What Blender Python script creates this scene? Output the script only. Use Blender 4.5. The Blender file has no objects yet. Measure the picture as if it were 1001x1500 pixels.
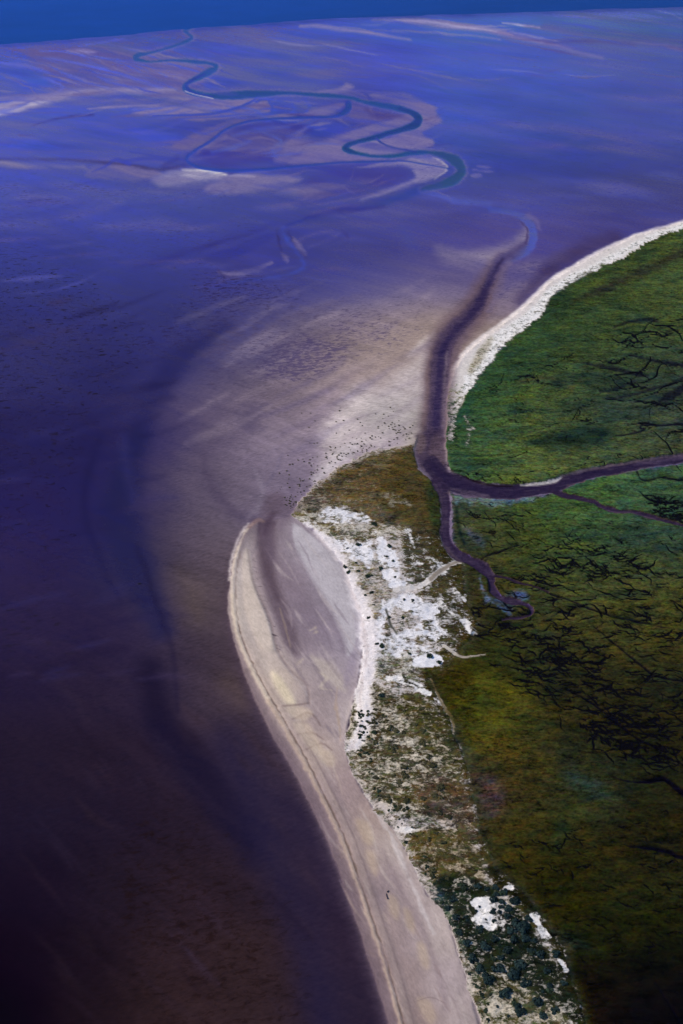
import bpy, bmesh, math, random
import numpy as np
from mathutils import Vector

R = math.radians
sc = bpy.context.scene
col = sc.collection
random.seed(7)
rng = np.random.default_rng(7)

# ------------------------------------------------------------------ daylight
SUN_EL, SUN_AZ = 38, -72
world = bpy.data.worlds.new("World")
sc.world = world
world.use_nodes = True
wn = world.node_tree
bg = wn.nodes['Background']
sky = wn.nodes.new('ShaderNodeTexSky')
sky.sky_type = 'NISHITA'
sky.sun_disc = False
sky.sun_elevation = R(SUN_EL)
sky.sun_rotation = R(SUN_AZ) % (2 * math.pi)
sky.air_density, sky.dust_density, sky.ozone_density, sky.altitude = 1, 0, 6, 500
wn.links.new(sky.outputs[0], bg.inputs[0])
bg.inputs[1].default_value = .15
ld = bpy.data.lights.new('sun', 'SUN')
ld.energy, ld.angle, ld.color = 4, R(.5), (1, .87, .70)
sun = bpy.data.objects.new('sun', ld)
col.objects.link(sun)
sun.rotation_euler = Vector((math.sin(R(SUN_AZ)) * math.cos(R(SUN_EL)), math.cos(R(SUN_AZ)) * math.cos(R(SUN_EL)), math.sin(R(SUN_EL)))).to_track_quat('Z', 'Y').to_euler()
sc.view_settings.view_transform = 'Standard'
sc.view_settings.look = 'None'
sc.view_settings.exposure = .3
sc.view_settings.gamma = 1

# ------------------------------------------------------------------ camera (an aeroplane 500 m up)
ALT, PITCH, F = 500.0, 35.0, 1767.0
cd = bpy.data.cameras.new('camera')
cam = bpy.data.objects.new('camera', cd)
col.objects.link(cam)
cd.sensor_fit, cd.sensor_height, cd.lens = 'VERTICAL', 36, 36 * F / 1500
cd.clip_start, cd.clip_end = 1, 200000
cam.location = (0, 0, ALT)
cam.rotation_euler = (R(90 - PITCH), 0, 0)
sc.camera = cam
CP, SP = math.cos(R(PITCH)), math.sin(R(PITCH))


def ground(px, py, z=0.0):
    """survey point of the map traced from the photograph -> metres on the ground"""
    u = (np.asarray(px, float) - 500.5) / F
    v = (750 - np.asarray(py, float)) / F
    dy, dz = CP + v * SP, -SP + v * CP
    t = (z - ALT) / dz
    return u * t, dy * t


# ------------------------------------------------------------------ map lattice
def seg(a, b, s):
    return np.arange(a, b, s)


xs = np.concatenate([seg(-220, 0, 4), seg(0, 320, 2.0), seg(320, 1012, 1.5), seg(1012, 1230, 4)])
ys = np.concatenate([seg(-6, 60, 1.6), seg(60, 330, 1.4), seg(330, 640, 1.9), seg(640, 1512, 1.5), seg(1512, 1640, 4)])
W, H = len(xs), len(ys)
GX, GY = np.meshgrid(xs, ys)
WX, WY = ground(GX, GY)
_lat = rng.random((512, 512))


def vnoise(x, y):
    xi, yi = np.floor(x).astype(int), np.floor(y).astype(int)
    fx, fy = x - xi, y - yi
    fx, fy = fx * fx * (3 - 2 * fx), fy * fy * (3 - 2 * fy)
    a, b = _lat[yi % 512, xi % 512], _lat[yi % 512, (xi + 1) % 512]
    c, d = _lat[(yi + 1) % 512, xi % 512], _lat[(yi + 1) % 512, (xi + 1) % 512]
    return (a + (b - a) * fx) * (1 - fy) + (c + (d - c) * fx) * fy


def fbm(lam, oct=3, ax=1.0, off=0.0, rot=0.0):
    s, amp, tot = 0, 1, 0
    cr, sr = math.cos(rot), math.sin(rot)
    U, V = (WX * cr + WY * sr, WY * cr - WX * sr) if rot else (WX, WY)
    for k in range(oct):
        s = s + amp * vnoise(U / lam * ax * 2 ** k + 17.3 * k + off, V / lam * 2 ** k + 9.1 * k + off * 1.7)
        tot += amp
        amp *= .55
    return s / tot - .5


N3, N10, N40, N150 = fbm(3, 3), fbm(10, 3), fbm(40, 3), fbm(150, 3)
NS1 = fbm(26, 4, .25, 31, -.6)        # drawn-out streaks left by the tide
NS2 = fbm(90, 4, .3, 57, -.5)
_nf = .3 + .7 * np.clip((620 - GY) / 300, 0, 1)
NS1, NS2 = NS1 * _nf, NS2 * _nf
# natural unevenness of every traced edge (bigger on the flats than on firm land)
_sq = np.clip((250 + GY) / 1100, .22, .8)
_ux, _uy = fbm(55, 3, 1, 71), fbm(55, 3, 1, 83)
_vx, _vy = fbm(9, 3, 1, 91), fbm(9, 3, 1, 97)
WARPS = {'flat': (GX + 15 * _ux + 5 * _vx, GY + (15 * _uy + 5 * _vy) * _sq), 'land': (GX + 4 * _ux + 3.5 * _vx, GY + (4 * _uy + 3.5 * _vy) * _sq),
         'fine': (GX + 2.5 * _ux + 1.5 * _vx, GY + (2.5 * _uy + 1.5 * _vy) * _sq)}
PX, PY = WARPS['flat']
BRUSH = 1.5
FEATH = 1.9
TURF = False


def warp(kind, brush, feath=1.0, turf=False):
    global PX, PY, BRUSH, FEATH, TURF
    PX, PY = WARPS[kind]
    BRUSH, FEATH, TURF = brush, feath, turf

T = np.zeros((H, W, 3))          # surface tone (sRGB 0-255) of the main cover
T2 = np.zeros((H, W, 3))         # tone of the broken second cover
M2 = np.zeros((H, W))            # how much of the second cover there is
DRY = np.zeros((H, W))           # 1 = no water film
Z = np.zeros((H, W))
FIN = np.zeros((H, W))
REG = np.zeros((H, W), int)
CH = {'t': T, 't2': T2, 'm': M2, 'dry': DRY, 'z': Z, 'fin': FIN}


def spline(pts, closed=False, n=7):
    P = np.array(pts, float)
    L = len(P)
    if L < 3 and not closed:
        tt = np.linspace(0, 1, n * (L - 1) + 1)[:, None]
        return P[0] + (P[-1] - P[0]) * tt
    out = []
    for i in range(L if closed else L - 1):
        if closed:
            p0, p1, p2, p3 = P[i - 1], P[i], P[(i + 1) % L], P[(i + 2) % L]
        else:
            p1, p2 = P[i], P[i + 1]
            p0 = P[i - 1] if i else 2 * p1 - p2
            p3 = P[i + 2] if i + 2 < L else 2 * p2 - p1
        for k in range(n):
            t = k / n
            out.append(.5 * (2 * p1 + (p2 - p0) * t + (2 * p0 - 5 * p1 + 4 * p2 - p3) * t * t + (3 * p1 - p0 - 3 * p2 + p3) * t ** 3))
    if not closed:
        out.append(P[-1])
    return np.array(out)


def sl(x0, x1, y0, y1):
    return (slice(np.searchsorted(ys, y0), np.searchsorted(ys, y1, 'right')), slice(np.searchsorted(xs, x0), np.searchsorted(xs, x1, 'right')))


def dist(C, reach, closed):
    D = np.full((H, W), 1e9)
    Tn = np.zeros((H, W))
    n = len(C)
    cnt = n if closed else n - 1
    for i in range(cnt):
        a, b = C[i], C[(i + 1) % n]
        s = sl(min(a[0], b[0]) - reach - 8, max(a[0], b[0]) + reach + 8, min(a[1], b[1]) - reach - 6, max(a[1], b[1]) + reach + 6)
        x, y = PX[s], PY[s]
        if not x.size:
            continue
        d = b - a
        q = max(d @ d, 1e-9)
        t = np.clip(((x - a[0]) * d[0] + (y - a[1]) * d[1]) / q, 0, 1)
        dd = np.hypot(x - a[0] - t * d[0], y - a[1] - t * d[1])
        m = dd < D[s]
        D[s] = np.where(m, dd, D[s])
        Tn[s] = np.where(m, (i + t) / cnt, Tn[s])
    return D, Tn


def sstep(x):
    x = np.clip(x, 0, 1)
    return x * x * (3 - 2 * x)


def put(mask, op, **ch):
    m = np.clip(mask * op * (1 + BRUSH * (1.5 * NS1 + .7 * NS2)), 0, 1) if BRUSH and 'reg' not in ch and 'z' not in ch and 'dry' not in ch else np.clip(mask * op, 0, 1)
    idx = np.nonzero(m > .003)
    mm = m[idx]
    for k, v in ch.items():
        if TURF:                       # on closed turf the plants are the surface, 'm' sets the runnels
            if k == 't2':
                continue
            k = {'t': 't2', 'm': 'fin'}.get(k, k)
        if k == 'reg':
            REG[mask > .5] = v
        elif k in ('t', 't2'):
            CH[k][idx] += (np.array(v, float) - CH[k][idx]) * mm[:, None]
        elif k == 'dz':
            Z[:] += v * np.clip(mask, 0, 1)
        elif k == 'mul':
            T[idx] *= 1 + (v - 1) * mm[:, None]
        else:
            CH[k][idx] += (v - CH[k][idx]) * mm


def S(pts, w, f=2.0, op=1.0, rag=0.0, taper=False, **ch):
    """a stroke along a traced line: w = width(s), f = feather"""
    f = f * FEATH
    C = spline(pts)
    ws = np.array(w if hasattr(w, '__len__') else [w, w], float)
    D, t = dist(C, ws.max() / 2 + f + 3 + abs(rag), False)
    hw = np.interp(t, np.linspace(0, 1, len(ws)), ws) / 2
    if rag:
        D = D + rag * (N3 * 1.2 + N10 * 1.2)
    m = sstep((hw + f / 2 - D) / max(f, .01))
    if taper:
        m = m * sstep(t * 5) * sstep((1 - t) * 5)
    put(m, op, **ch)
    return m


def poly(pts, f=2.0, rag=0.0, smooth=True, big=0.0):
    C = spline(pts, True, 5) if smooth else np.array(pts, float)
    reach = f + 3 + 2 * abs(rag) + 2 * abs(big)
    D, _ = dist(C, reach, True)
    s = sl(C[:, 0].min() - 9, C[:, 0].max() + 9, C[:, 1].min() - 8, C[:, 1].max() + 8)
    ins = np.zeros((H, W), bool)
    x, y = PX[s], PY[s]
    sub = ins[s]
    for i in range(len(C)):
        a, b = C[i], C[(i + 1) % len(C)]
        if a[1] == b[1]:
            continue
        r0, r1 = np.searchsorted(ys[s[0]], [min(a[1], b[1]) - 8, max(a[1], b[1]) + 8])
        yy, xx = y[r0:r1], x[r0:r1]
        sub[r0:r1] ^= ((a[1] > yy) != (b[1] > yy)) & (xx < a[0] + (yy - a[1]) * (b[0] - a[0]) / (b[1] - a[1]))
    sd = np.where(ins, -D, D)
    if rag:
        sd = sd + rag * (N3 * 1.2 + N10 * 1.2)
    if big:
        sd = sd + big * (N40 + N10 * .6)
    return sstep((f / 2 - sd) / max(f, .01))


def B(pts, f=3.0, op=1.0, rag=0.0, smooth=True, big=0.0, **ch):
    m = poly(pts, f * FEATH, rag, smooth, big)
    put(m, op, **ch)
    return m


def anchors(lst, sig, chan, mask=None, sy=1.0):
    acc, ww = np.zeros((H, W, 3)), np.zeros((H, W))
    for x, y, c in lst:
        d2 = (GX - x) ** 2 + ((GY - y) * sy) ** 2
        w = np.exp(-d2 / (2 * sig * sig)) + 3e-3 / (1 + d2 / sig ** 2) ** 2
        acc += w[..., None] * np.array(c, float)
        ww += w
    acc /= ww[..., None]
    if mask is None:
        CH[chan][:] = acc
    else:
        CH[chan][:] += (acc - CH[chan]) * mask[..., None]


FLAT, CHAN, SPIT, LAGOON, BEACH, DUNE, MARSHN, MARSHS, CREEK, BEACHN, BANK = range(11)

# ================================================================== TIDAL FLAT
flat = [
    (60, 80, (78, 84, 180)), (200, 110, (84, 84, 168)), (330, 60, (82, 82, 176)), (450, 70, (78, 84, 186)), (600, 70, (80, 88, 190)),
    (750, 70, (80, 88, 192)), (900, 40, (92, 94, 176)), (980, 70, (76, 82, 170)), (820, 110, (76, 86, 190)), (960, 130, (78, 84, 180)), (650, 120, (72, 84, 190)),
    (60, 200, (72, 80, 178)), (180, 210, (70, 76, 170)), (700, 190, (66, 78, 180)), (820, 190, (68, 78, 180)), (960, 200, (74, 78, 172)),
    (400, 110, (78, 84, 182)), (330, 190, (70, 68, 150)), (450, 190, (64, 66, 155)), (560, 190, (74, 76, 160)),
    (720, 250, (62, 68, 160)), (840, 245, (60, 64, 152)), (960, 250, (68, 68, 146)), (760, 290, (70, 68, 146)), (900, 300, (66, 64, 138)), (980, 310, (70, 66, 136)),
    (60, 270, (74, 80, 170)), (200, 290, (72, 78, 166)), (350, 300, (70, 76, 164)), (450, 285, (64, 68, 152)), (60, 330, (62, 68, 152)), (220, 340, (62, 70, 156)),
    (560, 330, (70, 72, 152)), (660, 330, (66, 66, 148)), (720, 345, (84, 76, 146)), (840, 350, (78, 72, 140)),
    (60, 400, (52, 57, 119)), (220, 410, (58, 62, 130)), (350, 400, (64, 64, 142)), (480, 380, (66, 70, 152)), (560, 385, (74, 74, 150)), (640, 400, (92, 84, 140)),
    (60, 470, (51, 51, 107)), (220, 470, (54, 55, 112)), (330, 460, (60, 61, 122)), (430, 420, (58, 60, 136)), (520, 420, (76, 74, 140)),
    (60, 540, (48, 47, 95)), (170, 560, (41, 40, 90)), (270, 520, (47, 47, 106)), (360, 470, (60, 60, 124)), (420, 475, (108, 98, 128)), (540, 455, (128, 116, 138)), (640, 460, (132, 118, 130)),
    (350, 520, (88, 80, 106)), (460, 520, (108, 96, 118)), (560, 500, (136, 122, 140)), (620, 500, (158, 144, 152)),
    (60, 640, (40, 36, 80)), (160, 660, (34, 31, 78)), (240, 640, (52, 46, 92)), (290, 600, (86, 76, 106)), (360, 590, (102, 90, 108)), (430, 590, (116, 103, 120)), (500, 570, (150, 136, 152)), (560, 550, (160, 146, 158)),
    (60, 740, (40, 34, 82)), (160, 740, (36, 34, 84)), (230, 730, (60, 52, 86)), (290, 700, (88, 78, 98)), (330, 690, (104, 92, 112)), (390, 680, (122, 110, 134)), (440, 650, (138, 125, 144)),
    (60, 830, (44, 36, 76)), (190, 830, (40, 38, 80)), (260, 820, (70, 60, 78)), (310, 800, (98, 86, 98)), (340, 740, (100, 90, 108)), (400, 730, (118, 106, 130)),
    (60, 920, (42, 34, 66)), (150, 930, (42, 34, 66)), (230, 900, (48, 40, 72)), (290, 880, (86, 74, 78)), (320, 900, (82, 70, 80)),
    (60, 1010, (38, 30, 56)), (150, 1020, (42, 33, 54)), (230, 1000, (42, 35, 62)), (300, 970, (54, 44, 62)), (345, 1000, (84, 70, 74)), (320, 1050, (56, 46, 62)),
    (60, 1100, (36, 28, 46)), (160, 1110, (38, 29, 46)), (260, 1100, (40, 31, 50)), (340, 1110, (50, 40, 62)), (400, 1120, (58, 48, 66)),
    (60, 1200, (32, 25, 44)), (170, 1200, (34, 26, 44)), (280, 1200, (38, 29, 44)), (380, 1190, (42, 34, 58)), (430, 1210, (46, 38, 62)),
    (60, 1300, (25, 18, 36)), (170, 1300, (34, 26, 40)), (280, 1300, (42, 31, 42)), (380, 1290, (44, 33, 44)), (450, 1290, (42, 34, 58)),  # from here down, cloud shade and vignette are painted into the left-hand tones
    (30, 1400, (20, 13, 28)), (130, 1400, (28, 20, 32)), (250, 1400, (44, 32, 40)), (380, 1400, (48, 35, 40)), (480, 1380, (44, 34, 54)),
    (20, 1490, (14, 8, 22)), (130, 1490, (30, 21, 30)), (250, 1480, (46, 33, 38)), (380, 1490, (46, 34, 40)), (500, 1470, (40, 32, 52)),
]
anchors(flat, 48, 't', sy=1.25)
T2[:] = T * .74
# broad tone variation of the mud
T *= (1 + .10 * N150 + .05 * N40 + .14 * NS2 + .10 * NS1)[..., None]
_shelf = sstep((640 - GY) / 120) * sstep((GY - 425) / 50) * sstep((GX - 360) / 160)
T += np.array([9, 6, -9.]) * _shelf[..., None]
T += np.array([3, 5, 0.]) * (sstep((380 - GY) / 120) * sstep((GY - 240) / 60))[..., None]
T += np.array([-6, -3, 10.]) * sstep((280 - GY) / 80)[..., None]
# far out the water film tears into drawn-out strips with bare mud between
_far = sstep((340 - GY) / 200) * np.clip(.22 + sstep((560 - GX) / 160) + sstep((75 - GY) / 25), 0, 1)
_rib = .7 * fbm(150, 4, .22, 131, -.62) + .6 * fbm(45, 4, .2, 151, -.55)
_bare = np.clip(_rib * 4.5 + .1, 0, 1) * _far * .6
T += (np.array([108, 100, 156.]) - T) * _bare[..., None]
_blu = np.clip(-_rib * 4.5 - .1, 0, 1) * _far * .5
T += (np.array([74, 98, 204.]) - T) * _blu[..., None]
T += np.array([-3, 5, -3.]) * _far[..., None] + np.array([4, 9, -4.]) * (sstep((330 - GY) / 120) * sstep((GX - 560) / 120))[..., None]

shore = [(-240, 76), (-60, 68), (0, 64), (50, 61), (120, 55), (180, 51), (215, 47), (260, 43), (300, 39), (350, 36), (400, 33), (450, 29), (500, 26), (560, 24), (600, 22), (700, 20), (800, 16), (880, 13), (1001, 10), (1120, 7), (1260, 4)]
S(shore, 8, 10, .55, t=(70, 74, 172), m=.3)

# --- far left sands
B([(40, 75), (120, 71), (200, 80), (260, 93), (300, 130), (200, 133), (110, 136), (70, 118)], 8, .75, big=6, t=(94, 86, 152), t2=(82, 94, 190), m=.28)
B([(150, 100), (240, 95), (285, 118), (268, 132), (200, 132), (165, 118)], 8, .6, big=5, t=(104, 95, 158))
for p, w in [([(60, 74), (95, 77), (130, 82), (180, 90), (215, 97), (243, 112)], [2, 3, 4, 3, 2, 4]),
             ([(65, 84), (110, 92), (160, 103), (195, 114), (237, 128)], [2, 4, 4, 5, 4]),
             ([(75, 99), (115, 114), (158, 128)], [2, 4, 4]), ([(138, 109), (158, 117), (182, 123)], [1.5, 3, 2]),
             ([(60, 113), (92, 125), (88, 132), (70, 142)], [2, 4, 5, 2]), ([(0, 92), (40, 98), (70, 106)], [3, 6, 3]), ([(115, 69), (150, 62), (185, 57)], [2, 3, 2])]:
    S(p, w, 2, .9, t=(88, 100, 208), dz=-.15)
S([(-120, 185), (0, 160), (30, 154), (70, 146), (110, 138), (150, 134), (200, 132), (262, 132)], [14, 15, 15, 11, 8, 4], 5, .95, t=(146, 139, 182), dz=.5, reg=BANK)
S([(-60, 172), (0, 165), (40, 156), (75, 147)], [4, 5, 3], 3, .8, t=(184, 178, 206))
S([(110, 140), (180, 134), (250, 135), (300, 138)], [6, 8, 5], 4, .7, t=(126, 116, 168))
S([(-100, 146), (0, 143), (50, 140), (74, 138)], [6, 5, 2], 3, .7, t=(128, 120, 172))
S([(130, 160), (180, 157), (232, 154)], [2, 3.5, 2], 2, .8, t=(136, 126, 174))
S([(150, 148), (200, 145), (255, 141)], [2, 4, 3], 3, .6, t=(118, 108, 162))
S([(200, 163), (240, 162), (290, 160), (340, 154), (372, 147)], [3, 8, 9, 7, 3], 4, .85, t=(146, 136, 180))
B([(95, 75), (120, 73.5), (142, 76), (120, 79)], 3, .8, t=(140, 132, 190))
S([(50, 184), (80, 175), (110, 170.5), (136, 169)], [1.5, 3.5, 2], 2, .8, t=(56, 56, 136))
S([(32, 198.5), (50, 199)], 3.5, 2.5, .7, t=(78, 70, 138))
S([(76, 211), (95, 215), (112, 216)], [2, 4, 2], 2.5, .6, t=(66, 64, 140))
# --- bank line in the middle left
S([(-120, 236), (0, 234), (60, 233), (110, 235), (160, 240), (225, 247), (262, 246)], [4, 5, 5, 3], 3, .75, t=(66, 60, 108))
S([(-120, 242), (0, 240), (50, 243), (125, 246)], [7, 7, 4], 4, .9, t=(134, 126, 158), dz=.3)
B([(125, 254), (140, 246), (180, 244), (236, 252), (210, 262), (170, 264), (132, 259)], 4, .85, big=4, t=(112, 104, 152), dz=.3)
B([(222, 262), (248, 251), (285, 248), (318, 251), (332, 256.5), (322, 263), (280, 270), (240, 272)], 6, .75, big=3, t=(140, 134, 172), dz=.6, reg=BANK)
B([(262, 258), (290, 250), (318, 252), (330, 257), (316, 261), (290, 264)], 6, .7, t=(176, 170, 192))
S([(268, 250), (290, 249.5), (315, 253), (331, 257)], [1.5, 4, 5, 2], 3, .95, t=(222, 216, 214))
B([(298, 275), (320, 263), (345, 256), (385, 255), (425, 258), (442, 264), (400, 276), (350, 284), (308, 284)], 5, .85, big=4, t=(122, 114, 160), dz=.4, reg=BANK)
S([(330, 268), (345, 274), (338, 280)], 5, 5, .5, t=(90, 84, 140))
S([(330, 258), (350, 257), (372, 259)], [2, 4, 2], 3, .7, t=(150, 142, 180))

# --- sands along the meander
B([(196, 164), (240, 150), (262, 132), (276, 139), (310, 146), (345, 147), (376, 145), (352, 156), (310, 165), (250, 169), (210, 167)], 4, .8, big=3, t=(120, 112, 164))
B([(232, 94), (262, 92), (300, 104), (272, 114), (262, 120), (240, 108)], 4, .6, t=(112, 104, 164))
B([(262, 104), (285, 98), (306, 95), (300, 104), (284, 112), (274, 116)], 3, .7, t=(104, 96, 162))
B([(275, 173), (320, 166), (360, 158), (390, 147), (394, 160), (385, 167), (340, 172), (290, 177)], 3, .85, t=(108, 100, 156))
B([(250, 216), (290, 195), (330, 178), (385, 172), (362, 182), (330, 192), (300, 208), (270, 222)], 4, .75, big=3, t=(100, 92, 152))
B([(308, 208), (350, 190), (420, 180), (455, 190), (432, 203), (415, 216), (398, 232), (330, 241), (300, 236), (288, 224)], 8, .7, big=5, t=(62, 60, 148))
for p in [[(308, 222), (338, 216), (362, 207)], [(378, 192), (412, 206), (400, 217), (398, 227), (407, 233)], [(420, 200), (440, 192), (452, 182)], [(340, 200), (380, 190), (420, 186)], [(392, 150), (400, 158), (396, 166)], [(425, 150), (428, 160), (422, 168)], [(445, 148), (450, 156), (444, 166)]]:
    S(p, [2, 5, 3], 4, .75, t=(66, 84, 192))
B([(398, 236), (412, 222), (424, 205), (440, 190), (446, 188), (440, 200), (470, 204), (520, 195), (520, 238), (440, 240)], 7, .75, t=(106, 98, 162))
B([(455, 160), (480, 156), (500, 152), (496, 164), (470, 170), (440, 170)], 3, .8, t=(110, 104, 166))
B([(545, 140), (590, 137), (625, 150), (638, 158), (640, 168), (650, 178), (628, 188), (622, 198), (634, 206), (632, 216), (600, 218), (577, 222), (555, 210), (560, 203), (600, 192), (615, 180), (617, 170), (600, 160), (560, 150)], 4, .85, big=4, t=(112, 106, 166))
B([(512, 218), (526, 207), (551, 203), (560, 210), (574, 217), (592, 221), (576, 226), (545, 227), (522, 223)], 3, .85, t=(116, 110, 168))
B([(455, 222), (505, 205), (550, 195), (592, 184), (606, 175), (600, 168), (582, 175), (540, 185), (490, 202), (450, 214)], 4, .8, t=(110, 104, 164))
B([(508, 150), (530, 152), (560, 165), (592, 169), (606, 170), (586, 174), (560, 177), (540, 180), (518, 172)], 4, .75, big=3, t=(98, 90, 152))
B([(536, 158), (560, 166), (586, 170), (570, 174), (545, 172)], 5, .6, t=(70, 62, 132))
B([(420, 238), (460, 216), (500, 209), (505, 223), (530, 232), (565, 234), (480, 239)], 5, .8, t=(112, 104, 164))
B([(540, 244), (580, 238), (604, 231), (628, 229), (642, 230), (656, 240), (657, 249), (640, 260), (600, 273), (560, 286), (528, 294), (545, 286), (575, 275), (606, 262), (610, 252), (598, 244)], 4, .9, big=3, t=(128, 122, 172), dz=.3, reg=BANK)
S([(636, 229), (655, 240), (657, 249), (640, 261)], [1.5, 3, 2], 2, .8, t=(168, 160, 184))
B([(440, 272), (480, 250), (560, 246), (598, 250), (600, 260), (560, 275), (500, 288), (450, 292)], 10, .5, t=(64, 60, 142))
B([(468, 136), (500, 128), (512, 121), (522, 128), (506, 134)], 4, .8, t=(124, 116, 168))
S([(470, 288), (500, 283), (540, 276), (580, 262)], [2, 4, 2], 3, .5, t=(92, 84, 150))
for p in [[(690, 257), (699, 254.5), (708, 257), (702, 261.5), (694, 262)], [(700, 244), (712, 242.5), (724, 245), (712, 248)], [(702, 251), (716, 249.5), (726, 252), (714, 254)], [(692, 249), (698, 248), (702, 250), (696, 251)]]:
    B(p, 2, .8, rag=1, t=(112, 108, 176))
S([(330, 200), (300, 214), (284, 226)], [3, 4, 2], 3, .6, t=(110, 98, 150))
S([(428, 141), (470, 137), (520, 133), (560, 137)], [2, 3, 2], 2, .5, t=(110, 104, 176))

# --- far right bars
S([(438, 38), (465, 38), (495, 42), (548, 50), (600, 58)], [3, 6, 6, 5, 2], 4, .8, t=(130, 124, 182))
S([(545, 29), (575, 29), (611, 31), (664, 38), (722, 45), (780, 58), (826, 70), (884, 84)], [3, 6, 8, 8, 8, 9, 8, 3], 5, .85, t=(126, 118, 180))
S([(560, 29), (611, 31), (650, 36), (700, 42), (728, 46)], [1, 3, 4, 3, 1], 2.5, .6, rag=1, t=(164, 160, 208))
S([(735, 34), (757, 36), (792, 40)], [1.5, 3, 1.5], 2, .9, t=(164, 162, 214))
S([(770, 38), (810, 44), (850, 50)], [4, 8, 4], 6, .5, t=(108, 100, 160))
S([(575, 44), (630, 47), (681, 52), (735, 58)], [1.5, 3, 1.5], 2.5, .7, t=(132, 126, 188))
S([(760, 50), (820, 62), (880, 78), (960, 96)], [5, 8, 8, 4], 6, .5, t=(78, 92, 204))
S([(800, 36), (870, 48), (960, 60), (1060, 66)], [4, 12, 16], 10, .5, t=(92, 86, 160))
S([(800, 62), (860, 60), (930, 66)], [3, 7, 3], 5, .5, t=(84, 78, 150))
B([(640, 20), (760, 17), (900, 11), (1100, 4), (1100, 44), (960, 40), (800, 26), (680, 26)], 8, .9, t2=(96, 108, 214), m=.45)
B([(-200, 66), (60, 62), (260, 44), (420, 36), (420, 66), (300, 64), (180, 70), (60, 86), (-200, 100)], 8, .9, t2=(104, 92, 150), m=.42)
B([(420, 40), (560, 60), (720, 62), (1000, 100), (1000, 160), (700, 110), (560, 110), (420, 90)], 20, .8, t2=(88, 78, 150), m=.16)
for p, w in [([(60, 78), (140, 84), (200, 92)], 6), ([(0, 108), (60, 104), (110, 110)], 7)]:
    S(p, w, 5, .6, m=.4, t2=(98, 88, 152))

# --- middle ground
for p, w, c, o in [([(620, 276), (590, 289), (540, 302), (500, 308), (460, 317), (428, 328), (412, 338)], [6, 7, 4, 3], (46, 56, 150), .9), ([(640, 270), (600, 285), (556, 300)], [10, 12, 6], (54, 72, 160), .8),
                   ([(560, 304), (520, 308), (480, 312), (450, 318)], [3, 8, 3], (46, 44, 126), .7), ([(407, 336), (409, 350), (413, 364), (417, 380)], [1, 2.5, 1.5], (52, 48, 106), .85),
                   ([(425, 340), (431, 354), (437, 366), (447, 376)], [2, 3, 2], (54, 50, 108), .85), ([(416, 334), (420, 347), (430, 362), (440, 377), (446, 387), (436, 397), (410, 404), (370, 409), (340, 411)], [5, 6, 5, 4, 4, 4, 3, 2], (64, 76, 170), .8),
                   ([(414, 370), (418, 378), (420, 386)], [2, 7, 2], (112, 104, 158), .8), ([(430, 348), (437, 360), (446, 373)], [2, 9, 4], (112, 104, 154), .75), ([(440, 350), (470, 340), (492, 337)], [5, 6, 3], (94, 88, 152), .6),
                   ([(450, 362), (478, 352), (498, 340), (505, 336)], [4, 5, 2], (86, 84, 160), .5), ([(320, 397), (345, 399.5), (375, 395), (398, 386)], [3, 9, 7, 3], (112, 104, 152), .75),
                   ([(318, 392), (326, 401), (346, 405), (385, 404)], [2, 3, 2], (56, 50, 108), .7), ([(452, 301), (490, 297), (520, 291), (565, 281)], [2, 4, 2], (98, 90, 150), .7),
                   ([(502, 335), (506, 342), (510, 348)], 2, (60, 54, 120), .6), ([(190, 395), (225, 385), (270, 372), (330, 352), (390, 335)], [4, 9, 8, 3], (54, 54, 128), .6),
                   ([(230, 395), (262, 388), (300, 380)], [3, 8, 3], (84, 76, 138), .4), ([(310, 376), (340, 372), (380, 352), (400, 345)], [8, 18, 6], (52, 56, 142), .5)]:
    S(p, w, 3.5, o, t=c)
B([(0, 256), (120, 264), (260, 278), (360, 288), (360, 380), (200, 400), (60, 390), (-200, 380), (-200, 256)], 22, .9, t2=(64, 62, 122), m=.3)
B([(300, 400), (420, 412), (440, 440), (380, 470), (300, 500), (180, 540), (120, 540), (240, 460)], 25, .9, t2=(46, 40, 92), m=.36)
B([(640, 150), (1000, 160), (1000, 300), (640, 300)], 30, .8, t2=(60, 62, 148), m=.2)

# --- stream leaving the creek
B([(640, 362), (690, 366), (740, 356), (768, 338), (775, 318), (778, 345), (768, 356), (745, 369), (727, 380), (717, 402), (690, 398), (655, 388)], 12, .7, big=5, t=(134, 124, 152), t2=(84, 76, 136), m=.25)
S([(616, 277), (640, 284), (665, 294), (700, 297), (715, 299), (722, 306), (750, 310), (770, 320), (781, 335), (781, 350), (772, 365), (755, 372), (736, 378)], [9, 7, 5, 6, 6, 8, 9, 10, 12, 13, 12], 3, 1, t=(80, 90, 178), dz=-.3)
S([(765, 322), (774, 338), (770, 352), (758, 364), (738, 374)], [1, 2.5, 1], 2, .7, t=(64, 52, 104))
S([(772, 318), (785, 322), (792, 336)], [3, 5, 2], 4, .5, t=(116, 106, 158))
B([(735, 395), (770, 380), (800, 378), (830, 370), (800, 405), (770, 425), (735, 440), (722, 430)], 12, .6, t=(108, 98, 136), t2=(64, 60, 130), m=.5)
B([(735, 430), (780, 410), (800, 410), (760, 445), (735, 462), (715, 470)], 10, .6, t=(122, 108, 128))
S([(900, 348), (850, 366), (800, 398), (760, 440)], [14, 22, 22, 8], 12, .75, t=(66, 56, 100))
S([(590, 330), (600, 350), (612, 372)], [6, 14, 6], 12, .35, t=(70, 78, 160))
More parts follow.
